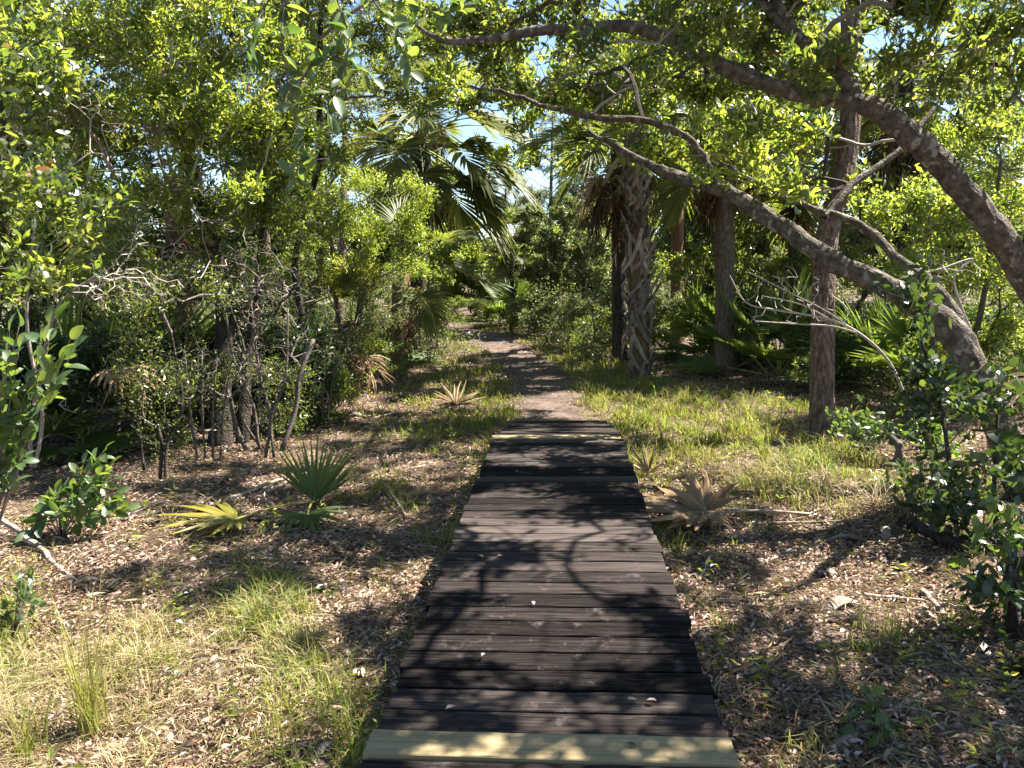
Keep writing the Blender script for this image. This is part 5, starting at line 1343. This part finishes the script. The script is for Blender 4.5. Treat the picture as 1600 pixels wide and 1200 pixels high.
r = np.random.default_rng(84)
n = 19000; y = r.uniform(11.5, 27, n); i_ = r.integers(0, 90, n); x = PC[i_, 0] + r.choice([-1, 1], n) * (.55 + np.abs(r.normal(0, 1.1, n))); y = PC[i_, 1] + r.normal(0, .8, n)
k_ = (path_dist(x, y) > .48 + .3 * r.random(n)) & (~on_deck(x, y)) & (fnoise(x, y, 1.6, 3) + .25 > r.random(n) * .6); x, y = x[k_], y[k_]; n = len(x)
m_ = MB(); az = r.uniform(0, 6.283, n); hh_ = r.uniform(.05, .19, n)
leaf_quads(m_, np.stack([x, y, H(x, y)], -1), nrm(np.stack([np.cos(az) * .5, np.sin(az) * .5, np.ones(n)], -1)), hh_, r.uniform(.008, .016, n), r, a=np.clip(r.normal(.5, .28, n), 0, 1), up=0, curl=.25)
tag(m_.build('trail_grass', M['grass']), 'longer tufty grass along both edges of the far trail', 'grass', kind='stuff')
def dens_dry(x, y):
    d_ = .75 * bump2(x, y, 150, 1080, .75, .8) + .8 * bump2(x, y, 30, 1180, .6, .5) + .6 * bump2(x, y, 420, 1010, .7, .5) + .9 * bump2(x, y, 1290, 740, 1.3, .9) + .6 * bump2(x, y, 1380, 780, .9, .6) + .35 * bump2(x, y, 520, 720, 1.3, 1.2) + .35 * bump2(x, y, 1130, 770, .9, .7)
    return np.clip(d_, 0, 1) * smoothstep(.4, .8, path_dist(x, y))
grass('dry_grass', 'straw-coloured dry grass in the left foreground and by the pine', 230000, dens_dry, .15, 'dry_grass', 82, ymin=2.3, ymax=13, lean=.85, wid=.0017, ab=(.55, .28))
def weeds(x, y): return np.clip(.5 * bump2(x, y, 560, 640, 1.2, 1.2) + .35 * bump2(x, y, 1200, 640, 2, 1.2) + .5 * bump2(x, y, 620, 590, .8, 2) + .06, 0, 1) * (path_dist(x, y) > .8)
r = np.random.default_rng(83); x, y = scatter(2600, r, 2.6, 16); k_ = (~on_deck(x, y)) & (r.random(len(x)) < weeds(x, y)); x, y = x[k_], y[k_]
ii = np.repeat(np.arange(len(x)), 16); n = len(ii); h_ = r.uniform(.02, .22, n) * np.repeat(r.uniform(.5, 1.3, len(x)), 16)
az = r.uniform(0, 6.283, n)
m_ = MB(); leaf_quads(m_, np.stack([x[ii] + r.normal(0, .03, n), y[ii] + r.normal(0, .03, n), H(x[ii], y[ii]) + h_], -1), nrm(np.stack([np.cos(az), np.sin(az), r.normal(.35, .3, n)], -1)), r.uniform(.03, .06, n), r.uniform(.014, .026, n), r, a=np.clip(r.normal(.6, .25, n), 0, 1), up=1)
tag(m_.build('weeds', M['leaf_bright']), 'small green weeds and seedlings dotted over the ground', 'weeds', kind='stuff')

def tussock(label, px, py, hgt, n, spread, seed, mat='grass', ab=(.35, .2), lean=(0, 0)):
    r = np.random.default_rng(seed); b = G(px, py); V, T = [], []; m_ = MB()
    for k in range(n):
        az = r.uniform(0, 6.28); q = b + [r.normal(0, .035), r.normal(0, .035), 0]; h_ = hgt * r.uniform(.25, 1.1) ** 1.1; s_ = spread * r.uniform(.1, 1.5)
        P = np.array([q + np.array([math.cos(az) * s_ * f ** 1.8 + lean[0] * f, math.sin(az) * s_ * f ** 1.8 + lean[1] * f, h_ * (f - .15 * f ** 3)]) for f in np.linspace(0, 1, 6)])
        sv = np.array([-math.sin(az), math.cos(az), 0]) * r.uniform(.0018, .0035)
        if abs(sv[0]) < .001: sv[0] = .0015
        wv = np.array([1, .95, .85, .7, .45, .05])[:, None]
        V = np.stack([P - sv * wv, P + sv * wv], 1).reshape(-1, 3); T = []
        for i in range(5): T += [(2 * i, 2 * i + 1, 2 * i + 3), (2 * i, 2 * i + 3, 2 * i + 2)]
        m_.add(V, T, np.clip(r.normal(ab[0], ab[1]), 0, 1))
    return tag(m_.build('grass_tuft', M[mat], origin=b), label, 'grass tuft', 'grass tufts')
tussock('tall pale grass tuft standing in the left foreground', 148, 1150, .78, 95, .24, 1, ab=(.38, .2), lean=(-.1, .05))
tussock('second tall grass tuft at the bottom left corner', 45, 1190, .4, 70, .16, 2, ab=(.4, .2))
tussock('thin dry grass tuft right of the tall left one', 232, 1090, .26, 40, .1, 3, 'dry_grass')
tussock('small green grass tuft in front of the left shade band', 465, 960, .18, 40, .08, 4, ab=(.6, .2))
tussock('green grass tuft in the lower right shade', 1350, 1020, .16, 45, .1, 5, ab=(.65, .2))
tussock('wispy grass tuft right of the one in the lower right shade', 1395, 1000, .22, 40, .12, 6, ab=(.6, .2))
tussock('small grass tuft by the right deck edge', 1135, 985, .14, 40, .08, 7, ab=(.6, .2))
tussock('grass tuft at the foot of the pine', 1255, 700, .3, 90, .2, 8, ab=(.7, .2))
tussock('grass tuft in the lit patch left of the pine', 1190, 700, .25, 80, .2, 9, ab=(.7, .2))
tussock('bright grass tuft behind the tan dead fan', 1160, 765, .22, 70, .14, 10, ab=(.75, .2))
tussock('dry grass tuft in front of the pine', 1290, 760, .25, 100, .25, 11, 'dry_grass')
tussock('dry grass tuft below the leafy sprig at right', 1370, 790, .25, 90, .25, 12, 'dry_grass')

# fallen leaves lying on the deck
r = np.random.default_rng(99)
for k, (px, py, lab) in enumerate([(995, 1095, 'brown fallen leaf on the deck near the yellow board'), (1010, 1095, 'small brown leaf beside it on the deck'), (835, 946, 'pale fallen leaf in the middle of the deck'), (712, 1104, 'pale leaf at the left of the near deck'),
                                   (808, 738, 'small white leaf on the far deck'), (755, 872, 'light leaf at the left of the middle deck'), (972, 772, 'small leaf at the right of the far deck'), (757, 1022, 'tiny pale leaf on the near left deck'), (995, 1168, 'dark leaf scrap on the yellow board'), (786, 869, 'pale leaf scrap in the middle deck dapple')]):
    d_ = (CAM[2] - DZ - .012) / -(at(px, py, 1)[2] - CAM[2]); p = at(px, py, d_); az = r.uniform(0, 6.28); L = r.uniform(.025, .045)
    m_ = MB(); v = np.array([(0, 0, .004), (L * .3, -L * .22, .010), (L * .7, -L * .2, .012), (L, 0, .006), (L * .7, L * .2, .011), (L * .3, L * .22, .009), (L * .5, 0, .004)])
    ca, sa = math.cos(az), math.sin(az); v = np.stack([v[:, 0] * ca - v[:, 1] * sa, v[:, 0] * sa + v[:, 1] * ca, v[:, 2]], -1) + p
    m_.add(v, [(6, i, (i + 1) % 6) for i in range(6)], r.uniform(.5, .8) if k != 8 else .1)
    tag(m_.build('fallen_leaf', M['litter'], origin=p), lab, 'leaf', 'leaves on the deck')
print('LEAVES', NLEAF, 'TRIS', sum(len(m.polygons) for m in bpy.data.meshes), 'OBJ', len(bpy.data.objects))
